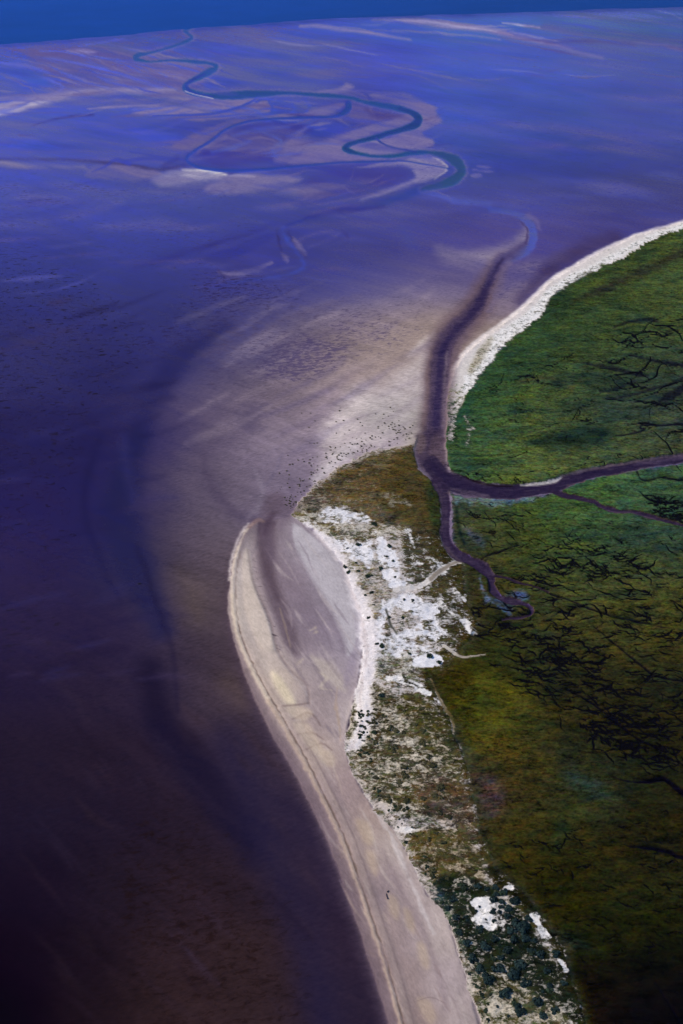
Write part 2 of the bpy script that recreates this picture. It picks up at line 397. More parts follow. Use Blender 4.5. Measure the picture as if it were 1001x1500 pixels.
# --- sand shelf: flecks, scour marks, bright ridge
B([(330, 480), (430, 450), (560, 440), (640, 440), (600, 500), (520, 540), (430, 560), (340, 560), (290, 560)], 25, .95, t2=(72, 62, 100), m=.33)
B([(385, 520), (440, 500), (510, 490), (520, 505), (490, 530), (440, 550), (390, 545)], 18, .8, t2=(62, 52, 96), m=.58)
B([(345, 605), (370, 592), (395, 600), (380, 618), (372, 634), (352, 628)], 14, .5, rag=10, big=22, t=(74, 66, 100))
S([(270, 600), (310, 608), (345, 602)], [4, 9, 3], 8, .5, t=(88, 78, 106))
S([(560, 590), (592, 558), (620, 525), (646, 494), (672, 474)], [10, 22, 18, 8, 3], 16, .9, t=(192, 180, 184))
S([(640, 488), (618, 502), (600, 522)], [2, 7, 4], 6, .6, t=(202, 190, 190))
B([(500, 590), (560, 560), (610, 540), (632, 535), (626, 600), (612, 640), (560, 655), (520, 665), (470, 700)], 22, .9, t=(184, 173, 180))
B([(470, 640), (498, 600), (520, 580), (540, 584), (526, 608), (498, 640)], 24, .9, rag=8, big=10, t=(212, 200, 204))
B([(540, 590), (600, 575), (630, 580), (615, 620), (570, 640), (540, 630)], 18, .6, t=(182, 176, 178))
B([(592, 640), (622, 590), (624, 620), (612, 648), (596, 660)], 12, .6, t=(168, 160, 150))
S([(520, 655), (490, 680), (465, 705)], [10, 16, 12], 10, .6, rag=6, t=(196, 188, 198))
B([(470, 640), (540, 625), (610, 620), (600, 660), (540, 668), (480, 700), (440, 720), (445, 690)], 12, .7, t2=(232, 226, 224), m=.2)
S([(500, 560), (470, 595), (445, 630)], [6, 16, 8], 16, .5, t=(160, 144, 160))
S([(310, 640), (300, 690), (330, 740), (372, 757)], [30, 30, 12], 26, .5, t=(84, 74, 100))
S([(300, 668), (312, 715), (340, 748), (370, 758)], [6, 14, 8], 9, .45, t=(74, 64, 90))
S([(372, 690), (378, 703), (384, 718), (376, 740), (362, 756)], [3, 7, 6, 4], 5, .4, t=(140, 130, 150))
S([(412, 668), (403, 690), (395, 705), (386, 712)], [2, 4, 2], 4, .5, t=(104, 96, 124))
S([(428, 712), (430, 735), (418, 752), (398, 762)], [10, 14, 8], 8, .7, t=(104, 92, 116))
S([(268, 838), (285, 870), (290, 905)], [14, 30, 16], 26, .3, t=(98, 84, 72))
S([(330, 1000), (345, 1010), (355, 1030)], [14, 22, 12], 24, .4, t=(98, 80, 76))
# --- deep gully in the left water
S([(330, 480), (270, 520), (228, 570), (205, 620), (190, 670)], [20, 34, 40, 34, 26], 16, .5, t=(36, 36, 88))
S([(150, 640), (128, 700), (125, 750), (150, 830), (175, 880)], [6, 12, 12, 10, 6], 7, .35, t=(28, 26, 66))
S([(200, 640), (186, 700), (178, 760), (205, 840), (235, 920)], [34, 46, 52, 54, 36], 18, .65, t=(32, 33, 76))
S([(205, 800), (222, 850), (238, 910), (255, 990), (262, 1040)], [5, 9, 8, 6], 6, .4, t=(30, 26, 56))
S([(180, 640), (188, 690), (196, 740)], [10, 16, 6], 10, .35, rag=8, t=(54, 52, 110))
S([(215, 985), (245, 1070), (290, 1130), (350, 1200), (372, 1260)], [34, 46, 56, 54, 30], 20, .75, t=(29, 24, 48))
S([(330, 1080), (370, 1190), (420, 1310), (460, 1420), (490, 1540)], [30, 44, 50, 56, 56], 30, .6, t=(38, 33, 62))
S([(-100, 990), (60, 985), (130, 960), (180, 950)], [8, 14, 6], 12, .4, t=(30, 24, 50))
B([(200, 1180), (300, 1200), (400, 1300), (430, 1400), (440, 1520), (200, 1520), (150, 1300)], 60, .9, t2=(30, 19, 22), m=.32)
B([(-200, 420), (180, 440), (120, 700), (110, 900), (200, 1000), (180, 1200), (-200, 1200)], 40, .9, t2=(34, 29, 50), m=.22)



def wisps(n, box, slope, lens, wid, tones, op, f, seed, curve=.15, test=None):
    """faint drawn-out strips of wetter or barer mud left by the ebb"""
    r = random.Random(seed)
    for k in range(n):
        x, y = r.uniform(box[0], box[2]), r.uniform(box[1], box[3])
        if test and not test(x, y):
            continue
        L = r.uniform(*lens)
        a = math.atan(slope(x, y) + r.gauss(0, .05))
        b = a + r.gauss(0, curve)
        P = [(x - math.cos(a) * L / 2, y - math.sin(a) * L / 2), (x, y), (x + math.cos(b) * L / 2, y + math.sin(b) * L / 2)]
        S(P, [.5, r.uniform(*wid), .5], f, r.uniform(*op), taper=True, t=r.choice(tones))


BRN, BLU = [(112, 102, 156), (96, 88, 150), (124, 116, 166)], [(74, 92, 204), (68, 80, 186)]
wisps(90, (0, 70, 330, 136), lambda x, y: .27, (30, 110), (1.5, 4), BRN + BLU + BLU, (.35, .75), 1.5, 11)
wisps(60, (0, 138, 420, 172), lambda x, y: -.04, (40, 130), (1.5, 5), BRN + BLU, (.3, .6), 2, 12)
wisps(50, (0, 175, 300, 240), lambda x, y: -.03, (40, 140), (2, 6), [(62, 70, 164), (84, 90, 184), (96, 90, 160)], (.2, .5), 3, 13)
wisps(70, (300, 140, 660, 300), lambda x, y: -.18 if y > 180 else .08, (25, 90), (1.5, 5), BRN + BLU + [(62, 58, 142)], (.25, .55), 2, 14, .35)
wisps(80, (420, 22, 1010, 120), lambda x, y: .14, (40, 160), (1.2, 4), BRN + BLU + [(150, 144, 196)], (.2, .5), 1.5, 15)
wisps(60, (640, 120, 1010, 330), lambda x, y: .03, (80, 260), (5, 16), [(60, 70, 168), (88, 96, 186), (84, 82, 160)], (.15, .35), 8, 16)
wisps(70, (0, 262, 560, 420), lambda x, y: -.12, (50, 180), (2, 9), [(58, 62, 144), (84, 86, 164), (88, 78, 140)], (.2, .45), 3, 17)
wisps(70, (290, 430, 660, 660), lambda x, y: -.5, (80, 180), (3, 10), [(150, 136, 150), (96, 84, 112), (168, 152, 160), (84, 76, 120)], (.15, .32), 7, 28)
wisps(80, (-20, 430, 240, 1000), lambda x, y: -.25, (40, 140), (3, 12), [(52, 50, 104), (32, 28, 66), (62, 52, 92)], (.15, .35), 6, 19)
wisps(60, (60, 1000, 460, 1500), lambda x, y: 1.1, (40, 160), (4, 14), [(56, 42, 50), (28, 20, 36), (52, 42, 62)], (.12, .3), 7, 20)
wisps(34, (0, 90, 620, 340), lambda x, y: -.06, (120, 320), (8, 18), [(114, 106, 152), (100, 95, 152), (108, 102, 160)], (.2, .45), 9, 31)
wisps(16, (640, 60, 1010, 330), lambda x, y: .06, (140, 320), (8, 20), [(100, 100, 172), (104, 96, 152)], (.2, .4), 9, 32)
S([(p[0], p[1] - 1) for p in shore], 9, 5, .75, t=(52, 72, 162), m=0)
# ================================================================== CHANNELS
warp('fine', .5, 1.2)
chan = [(282, 37), (274, 42), (272, 46), (281, 54), (274, 60), (256, 67), (225, 76), (202, 81), (199, 86), (220, 90), (251, 88), (285, 90), (308, 93), (317, 98), (308, 104), (290, 114), (274, 122), (272, 129), (285, 136), (311, 140), (342, 140), (368, 138), (416, 136), (447, 138), (480, 140), (512, 143), (533, 149), (559, 154), (585, 159), (605, 166), (613, 174), (608, 183), (592, 189), (572, 194), (551, 201), (525, 207), (509, 213), (507, 218), (520, 224), (551, 229), (577, 228), (603, 224), (629, 223), (652, 228), (668, 236), (676, 246), (675, 255), (663, 265), (642, 272), (620, 277)]
wch = [9, 7, 7, 7, 5, 4, 5, 7, 7, 4, 4, 5, 6, 9, 10, 11, 10, 8, 10, 11, 12, 10, 6, 5, 5, 6, 6, 7, 9, 11, 12, 11, 9, 8, 6, 6, 8, 8, 6, 5, 5, 6, 7, 9, 13, 15, 15, 13, 10, 6]
S(chan, np.array(wch) + 4, 5, .5, rag=3, t=(116, 110, 168), dz=-.1)
wch = np.array(wch) * (.84 + .25 * np.sin(np.arange(len(wch)) * 1.9))
S(chan, wch, 3, .9, rag=1.5, t=(46, 82, 160), m=0, dz=-.45, reg=CHAN)
S(chan[19:], wch[19:], 4, .75, rag=1, t=(40, 76, 142))
S(chan[-8:], np.array(wch[-8:]) * .9, 7, .8, rag=3, t=(58, 84, 130))
S([(642, 270), (610, 281), (570, 293), (530, 303)], [14, 16, 12, 4], 12, .5, rag=4, t=(60, 72, 154))
S([(585, 159), (605, 166), (613, 174), (608, 183), (590, 189), (560, 198), (525, 207), (509, 213), (508, 218), (522, 224)], [4, 8, 10, 9, 6, 5, 6, 5, 3], 3, .7, t=(34, 66, 138))
S([(640, 225), (662, 232), (675, 244), (674, 256), (655, 268)], [5, 9, 12, 11, 6], 5, .8, t=(52, 78, 136))
S([(300, 108), (282, 117), (274, 126), (285, 136), (312, 141)], [2, 4, 5, 4, 2], 2, .6, t=(36, 62, 160))
S([(272, 133), (290, 139), (312, 144)], 1.6, 1.2, .8, t=(170, 164, 200))
B([(310, 137), (330, 135), (350, 137), (335, 140)], 2, .5, t=(80, 84, 170))
sec = [(660, 247), (620, 240), (590, 236), (545, 237), (500, 238), (440, 243), (385, 248), (340, 250), (300, 247), (280, 240), (273, 232), (283, 222), (310, 205), (330, 190), (355, 180), (385, 175), (440, 172), (486, 171), (499, 168), (510, 160), (510, 151)]
S(sec, [1.2, 2, 2, 2.5, 3, 3.5, 4, 5, 5, 4, 4, 4, 3.5, 3.5, 3.5, 3, 3.5, 4, 6, 10, 9], 2, .9, t=(50, 72, 166), m=0, dz=-.5)
S([(503, 165), (510, 159), (511, 153)], [4, 9, 7], 3, .7, t=(44, 74, 146))
S([(378, 141), (370, 148), (350, 157), (320, 165), (290, 168), (250, 169), (225, 170)], [2, 3.5, 3.5, 3, 2], 2, .85, t=(62, 78, 178))
S([(262, 174), (320, 171), (350, 168), (395, 167), (400, 161), (394, 148)], [1, 2.5, 3, 3, 4], 2, .7, t=(66, 82, 182))
S([(551, 202), (558, 209), (572, 215), (592, 219), (610, 222)], [4, 3, 2.5, 2], 2, .85, t=(58, 72, 160))
S([(270, 234), (250, 232), (225, 228), (190, 222)], [5, 4, 2], 3, .6, t=(60, 70, 160))
S([(190, 240), (170, 234), (155, 244), (135, 252)], [7, 5, 2], 3, .6, t=(58, 68, 172))
S([(255, 236), (220, 232), (185, 236)], [4, 7, 4], 4, .6, t=(60, 70, 174))
S([(260, 232), (240, 245), (270, 243)], [6, 8, 6], 6, .4, t=(56, 54, 130))
S([(280, 190), (300, 196), (340, 180)], [2, 5, 2], 4, .4, t=(66, 82, 190))

# ================================================================== LAND: outlines
warp('land', .4)
N_out = [(1260, 250), (1120, 292), (1001, 327), (960, 338), (920, 352), (880, 370), (840, 393), (810, 412), (780, 440), (755, 462), (725, 485), (700, 503), (680, 522), (665, 545), (658, 570), (655, 595), (654, 620), (653, 650), (655, 676)]
N_creek = [(660, 690), (675, 697), (700, 705), (720, 710), (740, 711), (770, 710), (800, 706), (825, 697), (850, 689), (880, 683), (920, 677), (960, 670), (1001, 664), (1120, 648), (1260, 640)]
mN = B(N_out + N_creek, 3, 1, smooth=False, reg=MARSHN, dry=1, z=1.2)
warp('land', .4, 1, True)
mNs = np.clip(mN, 0, 1)
anchors([(1001, 400, (64, 76, 38)), (930, 400, (60, 72, 36)), (880, 420, (54, 66, 34)), (840, 450, (46, 62, 34)), (780, 500, (44, 64, 36)), (900, 480, (58, 72, 36)), (980, 470, (62, 74, 38)), (740, 550, (46, 66, 36)), (820, 540, (56, 70, 36)), (900, 545, (48, 60, 38)), (980, 540, (52, 64, 40)),
         (710, 600, (38, 66, 40)), (770, 600, (70, 82, 38)), (850, 590, (56, 68, 38)), (930, 590, (44, 56, 38)), (990, 590, (46, 56, 44)), (690, 650, (52, 74, 42)), (740, 650, (74, 88, 42)), (800, 645, (72, 82, 40)), (870, 635, (34, 48, 36)), (930, 620, (54, 66, 42)), (980, 640, (56, 60, 46)),
         (700, 690, (56, 78, 40)), (760, 690, (76, 86, 38)), (840, 670, (74, 84, 42)), (900, 655, (76, 86, 42)), (960, 655, (70, 80, 40)), (1001, 660, (62, 68, 38))], 36, 't2', mNs)
M2 += (1 - M2) * mNs
FIN *= 1 - mNs
T += (np.array([70, 74, 50.]) - T) * mNs[..., None]
warp('land', .4)
S_out = [(612, 640), (606, 655), (605, 668), (612, 685), (630, 705), (643, 718), (646, 735), (647, 760), (645, 782), (651, 800), (664, 816), (684, 828), (700, 838), (1260, 1000), (1260, 1700), (700, 1700), (705, 1500), (690, 1460), (680, 1425), (668, 1395), (660, 1360), (645, 1330), (625, 1310), (610, 1280), (590, 1240), (575, 1215), (550, 1190), (530, 1160), (510, 1120), (504, 1090), (508, 1070), (515, 1040), (522, 1010), (528, 975), (533, 940), (531, 905), (522, 875), (508, 840), (492, 812), (472, 788), (450, 770), (428, 757), (440, 735), (470, 705), (500, 682), (540, 664), (585, 655), (606, 650)]
S_mar = [(660, 690), (652, 722), (680, 728), (700, 731), (730, 732), (760, 731), (790, 728), (812, 722), (832, 712), (850, 704), (880, 698), (920, 691), (960, 684), (1001, 677), (1260, 650), (1260, 1700), (860, 1700), (852, 1500), (843, 1450), (828, 1400), (806, 1360), (766, 1312), (726, 1276), (700, 1220), (690, 1170), (680, 1120), (665, 1080), (650, 1035), (628, 1005), (626, 990), (650, 975), (668, 955), (690, 935), (700, 915), (684, 880), (676, 830), (665, 800), (659, 780), (661, 750)]
mD = B(S_out, 3, 1, smooth=False, rag=5, reg=DUNE, dry=1, z=.6)
mS = B(S_mar, 4, 1, smooth=False, rag=6, reg=MARSHS, dry=1, z=1.2)
put(mD, 1, t=(206, 198, 204), t2=(84, 78, 56), m=.5)
mSs = poly(S_mar, 16, 5, False) * np.clip(mD + mS, 0, 1)
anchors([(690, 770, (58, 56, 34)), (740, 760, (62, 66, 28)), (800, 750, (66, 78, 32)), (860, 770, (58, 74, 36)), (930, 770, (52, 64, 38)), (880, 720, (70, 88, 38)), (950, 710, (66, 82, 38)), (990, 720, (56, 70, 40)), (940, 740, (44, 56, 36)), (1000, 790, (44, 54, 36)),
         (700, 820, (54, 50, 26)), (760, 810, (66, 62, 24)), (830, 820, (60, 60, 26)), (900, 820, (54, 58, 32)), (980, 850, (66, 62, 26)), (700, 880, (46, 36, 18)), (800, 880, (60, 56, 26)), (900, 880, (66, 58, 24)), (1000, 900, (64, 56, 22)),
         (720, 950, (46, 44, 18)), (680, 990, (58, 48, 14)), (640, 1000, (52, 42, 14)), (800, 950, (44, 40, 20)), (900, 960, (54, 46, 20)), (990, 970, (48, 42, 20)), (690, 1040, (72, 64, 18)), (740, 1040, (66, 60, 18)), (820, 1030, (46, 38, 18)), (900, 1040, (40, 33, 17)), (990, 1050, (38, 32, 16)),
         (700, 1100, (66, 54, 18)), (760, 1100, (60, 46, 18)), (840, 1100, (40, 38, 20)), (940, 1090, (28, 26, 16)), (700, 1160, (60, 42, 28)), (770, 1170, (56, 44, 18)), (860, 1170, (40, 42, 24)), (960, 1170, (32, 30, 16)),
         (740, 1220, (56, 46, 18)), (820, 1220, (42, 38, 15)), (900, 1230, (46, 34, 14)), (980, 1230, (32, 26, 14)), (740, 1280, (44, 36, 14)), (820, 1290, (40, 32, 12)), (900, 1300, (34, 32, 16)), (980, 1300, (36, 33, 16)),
         (800, 1350, (36, 32, 12)), (880, 1370, (26, 26, 11)), (970, 1370, (28, 26, 11)), (860, 1430, (22, 17, 7)), (940, 1440, (18, 15, 7)), (990, 1460, (13, 11, 5)), (880, 1500, (18, 13, 5)), (960, 1500, (13, 10, 4))], 40, 't2', mSs)  # last rows painted darker for the cloud shade and vignette at lower right
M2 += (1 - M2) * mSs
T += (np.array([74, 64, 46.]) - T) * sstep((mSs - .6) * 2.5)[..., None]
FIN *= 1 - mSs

# ------------------------------------------------------------------ N marsh details
warp('land', .4, 1.3, True)
dark = (24, 26, 40)
S([(840, 446), (880, 426), (940, 400), (1001, 372), (1080, 350)], [3, 12, 14, 10, 6], 8, .7, rag=8, t=(42, 40, 32))
for p, w in [([(925, 522), (960, 530), (1001, 537), (1060, 545)], [2, 5, 7]), ([(862, 534), (895, 541), (930, 548), (952, 553)], [3, 6, 2]), ([(890, 586), (915, 583), (945, 575), (978, 566), (1010, 553)], [4, 5, 2]), ([(968, 590), (985, 580), (1010, 566)], [4, 14, 12]), ([(880, 575), (900, 572), (930, 560)], [2, 4, 2]), ([(900, 480), (940, 470), (970, 472)], [2, 5, 2])]:
    S(p, w, 3.5, .85, rag=3, t=(22, 24, 30), dz=-.5)
B([(790, 640), (830, 632), (880, 628), (905, 634), (890, 646), (840, 656), (800, 660), (770, 650)], 14, .8, big=10, t=(24, 38, 30))
S([(820, 545), (860, 560), (910, 556)], [10, 22, 8], 18, .5, t=(30, 44, 36))
S([(850, 600), (920, 596), (980, 600)], [10, 18, 8], 16, .5, t=(38, 50, 42))
S([(1060, 620), (1001, 622), (970, 623), (945, 623), (939, 627), (944, 631), (920, 638), (902, 641)], [4, 3, 3, 3, 2.5, 1.5], 1.6, .9, t=(16, 14, 26), dz=-.8)
S([(690, 560), (680, 600), (676, 640)], [10, 20, 8], 14, .45, t=(34, 62, 40))
S([(668, 680), (690, 682), (716, 680)], [6, 12, 5], 8, .5, t=(30, 46, 36))
S([(760, 560), (800, 556), (840, 570)], [4, 8, 4], 8, .5, t=(66, 58, 36))
# N beach: bright strand
warp('land', .4)
inner = [(1260, 258), (1120, 298), (1001, 333), (960, 352), (920, 375), (890, 390), (860, 402), (820, 425), (805, 440), (795, 455), (785, 470), (760, 488), (740, 500), (725, 519), (712, 535), (700, 550), (690, 570), (682, 583)]
bb = B([p for p in N_out[:16]] + [(668, 600), (676, 590)] + inner[::-1], 2, 1, smooth=False, rag=7, reg=BEACHN, t=(214, 208, 212), z=1.0, dry=1, m=0, t2=(96, 100, 66))
S(N_out[:17], [8, 9, 11, 12, 13, 12], 4, .9, t=(214, 206, 212), m=0)
mid = [(1001, 331), (960, 347), (920, 366), (890, 383), (850, 404), (815, 424), (795, 446), (778, 464), (752, 484), (735, 497), (715, 520), (698, 545), (684, 568)]
S(mid, [6, 9, 12, 18, 22, 16], 5, .95, rag=5, t=(240, 238, 246), t2=(84, 84, 70), m=.34)
S([(885, 388), (850, 408), (815, 430)], [4, 9, 6], 5, .8, m=.55)
S([(720, 497), (706, 518), (690, 545)], [6, 14, 10], 8, .8, t=(190, 182, 172), t2=(104, 96, 70), m=.5)
B([(656, 572), (672, 566), (682, 582), (674, 600), (664, 612), (658, 600)], 4, .9, t=(222, 216, 220), t2=(84, 88, 64), m=.45, reg=BEACHN)
S([(662, 590), (662, 615), (660, 642)], [14, 10, 6], 4, .9, rag=10, t=(228, 222, 226), t2=(52, 66, 44), m=.45, dry=1)
S([(683, 612), (688, 632), (686, 650)], [6, 10, 6], 5, .85, rag=9, t=(206, 200, 204), t2=(52, 66, 44), m=.6)
S([(655, 600), (653, 640), (653, 676)], 3, 2, .9, t=(196, 184, 178), m=0)
for x, y in [(700, 700), (722, 700), (726, 709), (656, 686)]:
    S([(x - 4, y - 1), (x + 4, y + 1)], [3, 4], 2, .9, rag=2, t=(206, 198, 196))

# ------------------------------------------------------------------ S marsh details
warp('land', .5, 1.3, True)
def worms(n, region, ang, lens, wid, seed):
    """winding dead-end runnels cut into the turf"""
    r = np.random.default_rng(seed)
    R_ = np.array(region, float)
    x0, y0, x1, y1 = R_[:, 0].min(), R_[:, 1].min(), R_[:, 0].max(), R_[:, 1].max()
    k = 0
    while k < n:
        x, y = r.uniform(x0, x1), r.uniform(y0, y1)
        ins = False
        for a, b in zip(R_, np.roll(R_, -1, 0)):
            if (a[1] > y) != (b[1] > y) and x < a[0] + (y - a[1]) * (b[0] - a[0]) / (b[1] - a[1]):
                ins = not ins
        if not ins or r.random() > .5 + 1.0 * float(np.clip(vnoise(np.array(x / 46.), np.array(y / 34.)) - .2, 0, 1)):
            continue
        k += 1
        for br in range(1 + int(r.random() < .7) + int(r.random() < .4)):
            a = r.normal(ang, .25) + (r.choice([-1, 1]) * .8 if br else 0)
            if br:
                x, y = trunk[r.integers(3, len(trunk) - 2)]
            L, px, py, P = r.uniform(*lens) * (.55 if br else 1), x, y, [(x, y)]
            for q in range(7):
                a += r.normal(0, .55)
                a += (ang - a) * .25
                px, py = px + math.cos(a) * L / 7, py + math.sin(a) * L / 7 * .75
                P.append((px, py))
            C = spline(P, n=3)
            trunk = trunk if br else C
            w = r.uniform(*wid) * (.75 if br else 1)
            s = sl(C[:, 0].min() - 6, C[:, 0].max() + 6, C[:, 1].min() - 6, C[:, 1].max() + 6)
            gx_, gy_ = GX[s], GY[s]
            D_ = np.full(gx_.shape, 99.)
            for i in range(len(C) - 1):
                d = C[i + 1] - C[i]
                tt_ = np.clip(((gx_ - C[i, 0]) * d[0] + (gy_ - C[i, 1]) * d[1]) / max(d @ d, 1e-9), 0, 1)
                D_ = np.minimum(D_, np.hypot(gx_ - C[i, 0] - tt_ * d[0], (gy_ - C[i, 1] - tt_ * d[1]) * 1.25) + abs(i / len(C) - .5) * w * .7)
            m_ = np.clip((w / 2 + 1.0 - D_) / 2.0, 0, 1)
            RUN[s] = np.maximum(RUN[s], m_ * ((REG[s] == MARSHS) | (REG[s] == MARSHN)))


RUN = np.zeros((H, W))
worms(330, [(672, 905), (700, 870), (740, 845), (800, 812), (870, 815), (1020, 845), (1020, 1120), (955, 1132), (880, 1112), (830, 1062), (780, 1040), (735, 1000), (700, 960)], .12, (14, 44), (1.5, 3.0), 3)
worms(60, [(700, 900), (790, 900), (860, 940), (900, 1010), (840, 1030), (770, 1000), (720, 950)], .15, (12, 34), (1.6, 3.4), 4)
worms(80, [(850, 1040), (960, 1050), (985, 1100), (950, 1132), (880, 1112), (840, 1070)], .3, (10, 28), (1.8, 4.2), 5)
worms(30, [(850, 480), (1010, 470), (1010, 640), (880, 640)], -.15, (30, 110), (1.2, 3), 21)
worms(26, [(700, 560), (850, 520), (850, 650), (720, 680)], -.1, (15, 50), (1, 1.8), 22)
worms(50, [(665, 735), (800, 735), (1000, 790), (1000, 820), (720, 800), (665, 780)], .2, (12, 40), (1, 2), 23)
worms(40, [(660, 690), (720, 712), (820, 700), (1001, 665), (1001, 650), (820, 682), (720, 695)], .1, (6, 18), (1, 1.8), 24)
worms(50, [(780, 800), (860, 800), (940, 830), (900, 850), (760, 850)], .1, (12, 40), (1.4, 2.6), 6)
worms(60, [(935, 725), (1015, 735), (1015, 765), (960, 762)], .2, (10, 26), (1.4, 2.6), 8)
worms(90, [(700, 1240), (1010, 1180), (1010, 1480), (840, 1400), (760, 1300)], .2, (8, 30), (1.2, 2.4), 9)
B([(690, 800), (780, 790), (900, 820), (1020, 850), (1020, 1060), (960, 1120), (900, 1120), (850, 1090), (820, 1060), (780, 1030), (740, 1010), (700, 960), (720, 920), (780, 900), (740, 860), (700, 830)], 40, 1, m=.62)
B([(780, 960), (840, 930), (880, 960), (860, 1010), (800, 1010), (750, 990)], 30, .8, m=.82)
B([(740, 830), (820, 826), (880, 850), (800, 880), (750, 860)], 20, .6, m=.7)
B([(880, 1060), (960, 1070), (970, 1110), (920, 1135), (870, 1110)], 20, .8, m=.85)
B([(930, 730), (1010, 735), (1010, 765), (960, 762)], 10, .8, m=.7)
S([(670, 733), (720, 735), (780, 733)], [8, 14, 6], 7, .6, rag=8, t=(92, 102, 92), t2=(44, 52, 36), m=.35)
S([(668, 745), (672, 775), (680, 800)], [3, 6, 3], 4, .8, t=(24, 32, 24))
S([(680, 775), (700, 790), (705, 800)], [6, 14, 6], 8, .4, rag=6, t=(92, 84, 84))
for p, w in [([(1080, 700), (1001, 703), (970, 701), (950, 704), (938, 702), (934, 692)], [3, 3, 2.5, 2]), ([(938, 722), (955, 733), (975, 736), (1010, 738)], [2, 3, 3]), ([(1080, 1200), (1010, 1170), (985, 1150), (970, 1142), (950, 1146), (920, 1146), (893, 1138)], [9, 8, 7, 6, 5, 3, 1.5]), ([(1080, 1275), (1001, 1259), (980, 1250), (950, 1243), (918, 1241)], [7, 6, 5, 1.5]),
             ([(970, 1100), (930, 1080), (880, 1040), (830, 1010)], [2, 3, 2]), ([(870, 920), (920, 960), (960, 990), (1010, 1000)], [1.5, 2.5, 2]), ([(780, 860), (830, 880), (900, 905), (1001, 925)], [2, 2.5, 1.5]), ([(760, 800), (720, 812), (700, 822)], [1.5, 3, 1.5]), ([(960, 1440), (985, 1480), (1010, 1520)], [2, 4, 4])]:
    S(p, w, 2, .9, rag=1.5, t=(12, 10, 18), dz=-.8)
B([(720, 880), (760, 865), (775, 880), (740, 888)], 8, .7, big=8, t=(74, 80, 92), t2=(30, 34, 30), m=.4)
S([(702, 850), (716, 880), (745, 898)], [4, 8, 5], 5, .6, rag=8, t=(96, 104, 116))
S([(835, 1140), (870, 1160), (900, 1170)], [10, 26, 10], 20, .5, t=(44, 58, 44))
B([(680, 1140), (720, 1140), (740, 1170), (720, 1200), (680, 1180)], 14, .6, big=12, t=(74, 52, 44))
warp('land', .5, 1.3, True)
B([(625, 992), (660, 978), (690, 982), (680, 1010), (650, 1020)], 8, .8, t=(48, 38, 12))
S([(700, 960), (780, 980), (860, 1000), (1000, 1010)], [30, 50, 50], 40, .25, t=(22, 26, 20))
S([(770, 1370), (830, 1380), (880, 1400)], [10, 30, 10], 20, .5, t=(24, 32, 24))
S([(810, 1250), (830, 1210), (850, 1190)], [10, 22, 10], 16, .4, t=(52, 58, 26))

warp('land', .4)
# ------------------------------------------------------------------ DUNE: sand below a broken plant cover
mDune = mD * (1 - .999 * mSs)


def D(pts, f, op, **ch):
    m = poly(pts, f, ch.pop('rag', 0), True, ch.pop('big', 0)) * mDune
    put(m, op, **ch)


# grass sward on the point
D([(430, 745), (470, 705), (500, 682), (540, 662), (606, 648), (650, 720), (655, 790), (676, 830), (620, 800), (590, 775), (540, 768), (500, 740), (470, 748)], 16, 1, t=(150, 140, 128), t2=(86, 74, 52), m=.84)
D([(560, 690), (600, 660), (625, 700), (645, 740), (640, 785), (590, 770), (560, 740)], 22, .8, t=(60, 56, 36), t2=(66, 56, 34), m=.9)
D([(625, 705), (646, 725), (646, 780), (628, 760)], 12, .7, t=(40, 52, 30), t2=(42, 52, 30), m=.9)
D([(505, 690), (545, 676), (580, 690), (560, 715), (510, 730), (480, 730)], 18, .6, t2=(82, 68, 44), m=.93)
D([(435, 750), (462, 722), (500, 735), (480, 755)], 8, .8, t=(160, 150, 140), t2=(74, 64, 54), m=.62)
D([(430, 757), (460, 752), (520, 770), (600, 775), (560, 790), (490, 795), (460, 775)], 10, .9, t=(206, 200, 196), t2=(96, 86, 62), m=.58)
D([(560, 720), (600, 735), (600, 745), (570, 742)], 8, .6, t=(190, 184, 180), m=.6)
# sandy, sparsely grown strip south of it
D([(480, 795), (520, 800), (570, 830), (580, 880), (540, 925), (525, 890), (505, 840)], 14, .9, t=(198, 191, 194), t2=(108, 98, 80), m=.58)
D([(600, 780), (650, 790), (680, 840), (690, 890), (640, 880), (610, 860), (590, 815)], 12, .9, t=(214, 212, 222), t2=(60, 54, 40), m=.8)
D([(640, 870), (690, 880), (690, 930), (650, 950), (620, 930)], 14, .8, t=(206, 204, 214), t2=(54, 50, 34), m=.78)
D([(540, 950), (620, 950), (625, 990), (560, 1000), (535, 980)], 12, .8, t=(200, 196, 194), t2=(96, 90, 72), m=.62)
D([(650, 840), (668, 838), (690, 860), (668, 880), (650, 862)], 8, .6, t2=(58, 52, 40), m=.72)
seam = [(640, 800), (672, 850), (694, 900), (700, 918), (690, 938), (662, 962), (630, 985), (624, 1000), (645, 1035), (662, 1080), (678, 1120), (690, 1170), (702, 1220), (724, 1280), (762, 1318), (800, 1362), (822, 1400), (838, 1450), (848, 1510)]
C = spline(seam)
Dm, tt = dist(C, 50, False)
put(sstep((26 - Dm + 22 * N10 + 12 * N3) / 30) * (mD > .3), .9, t2=(54, 48, 26), m=.93)
put(sstep((16 - Dm + 12 * N10) / 18) * (mD > .3) * (GY > 1270), .9, t2=(24, 26, 18), m=.93)
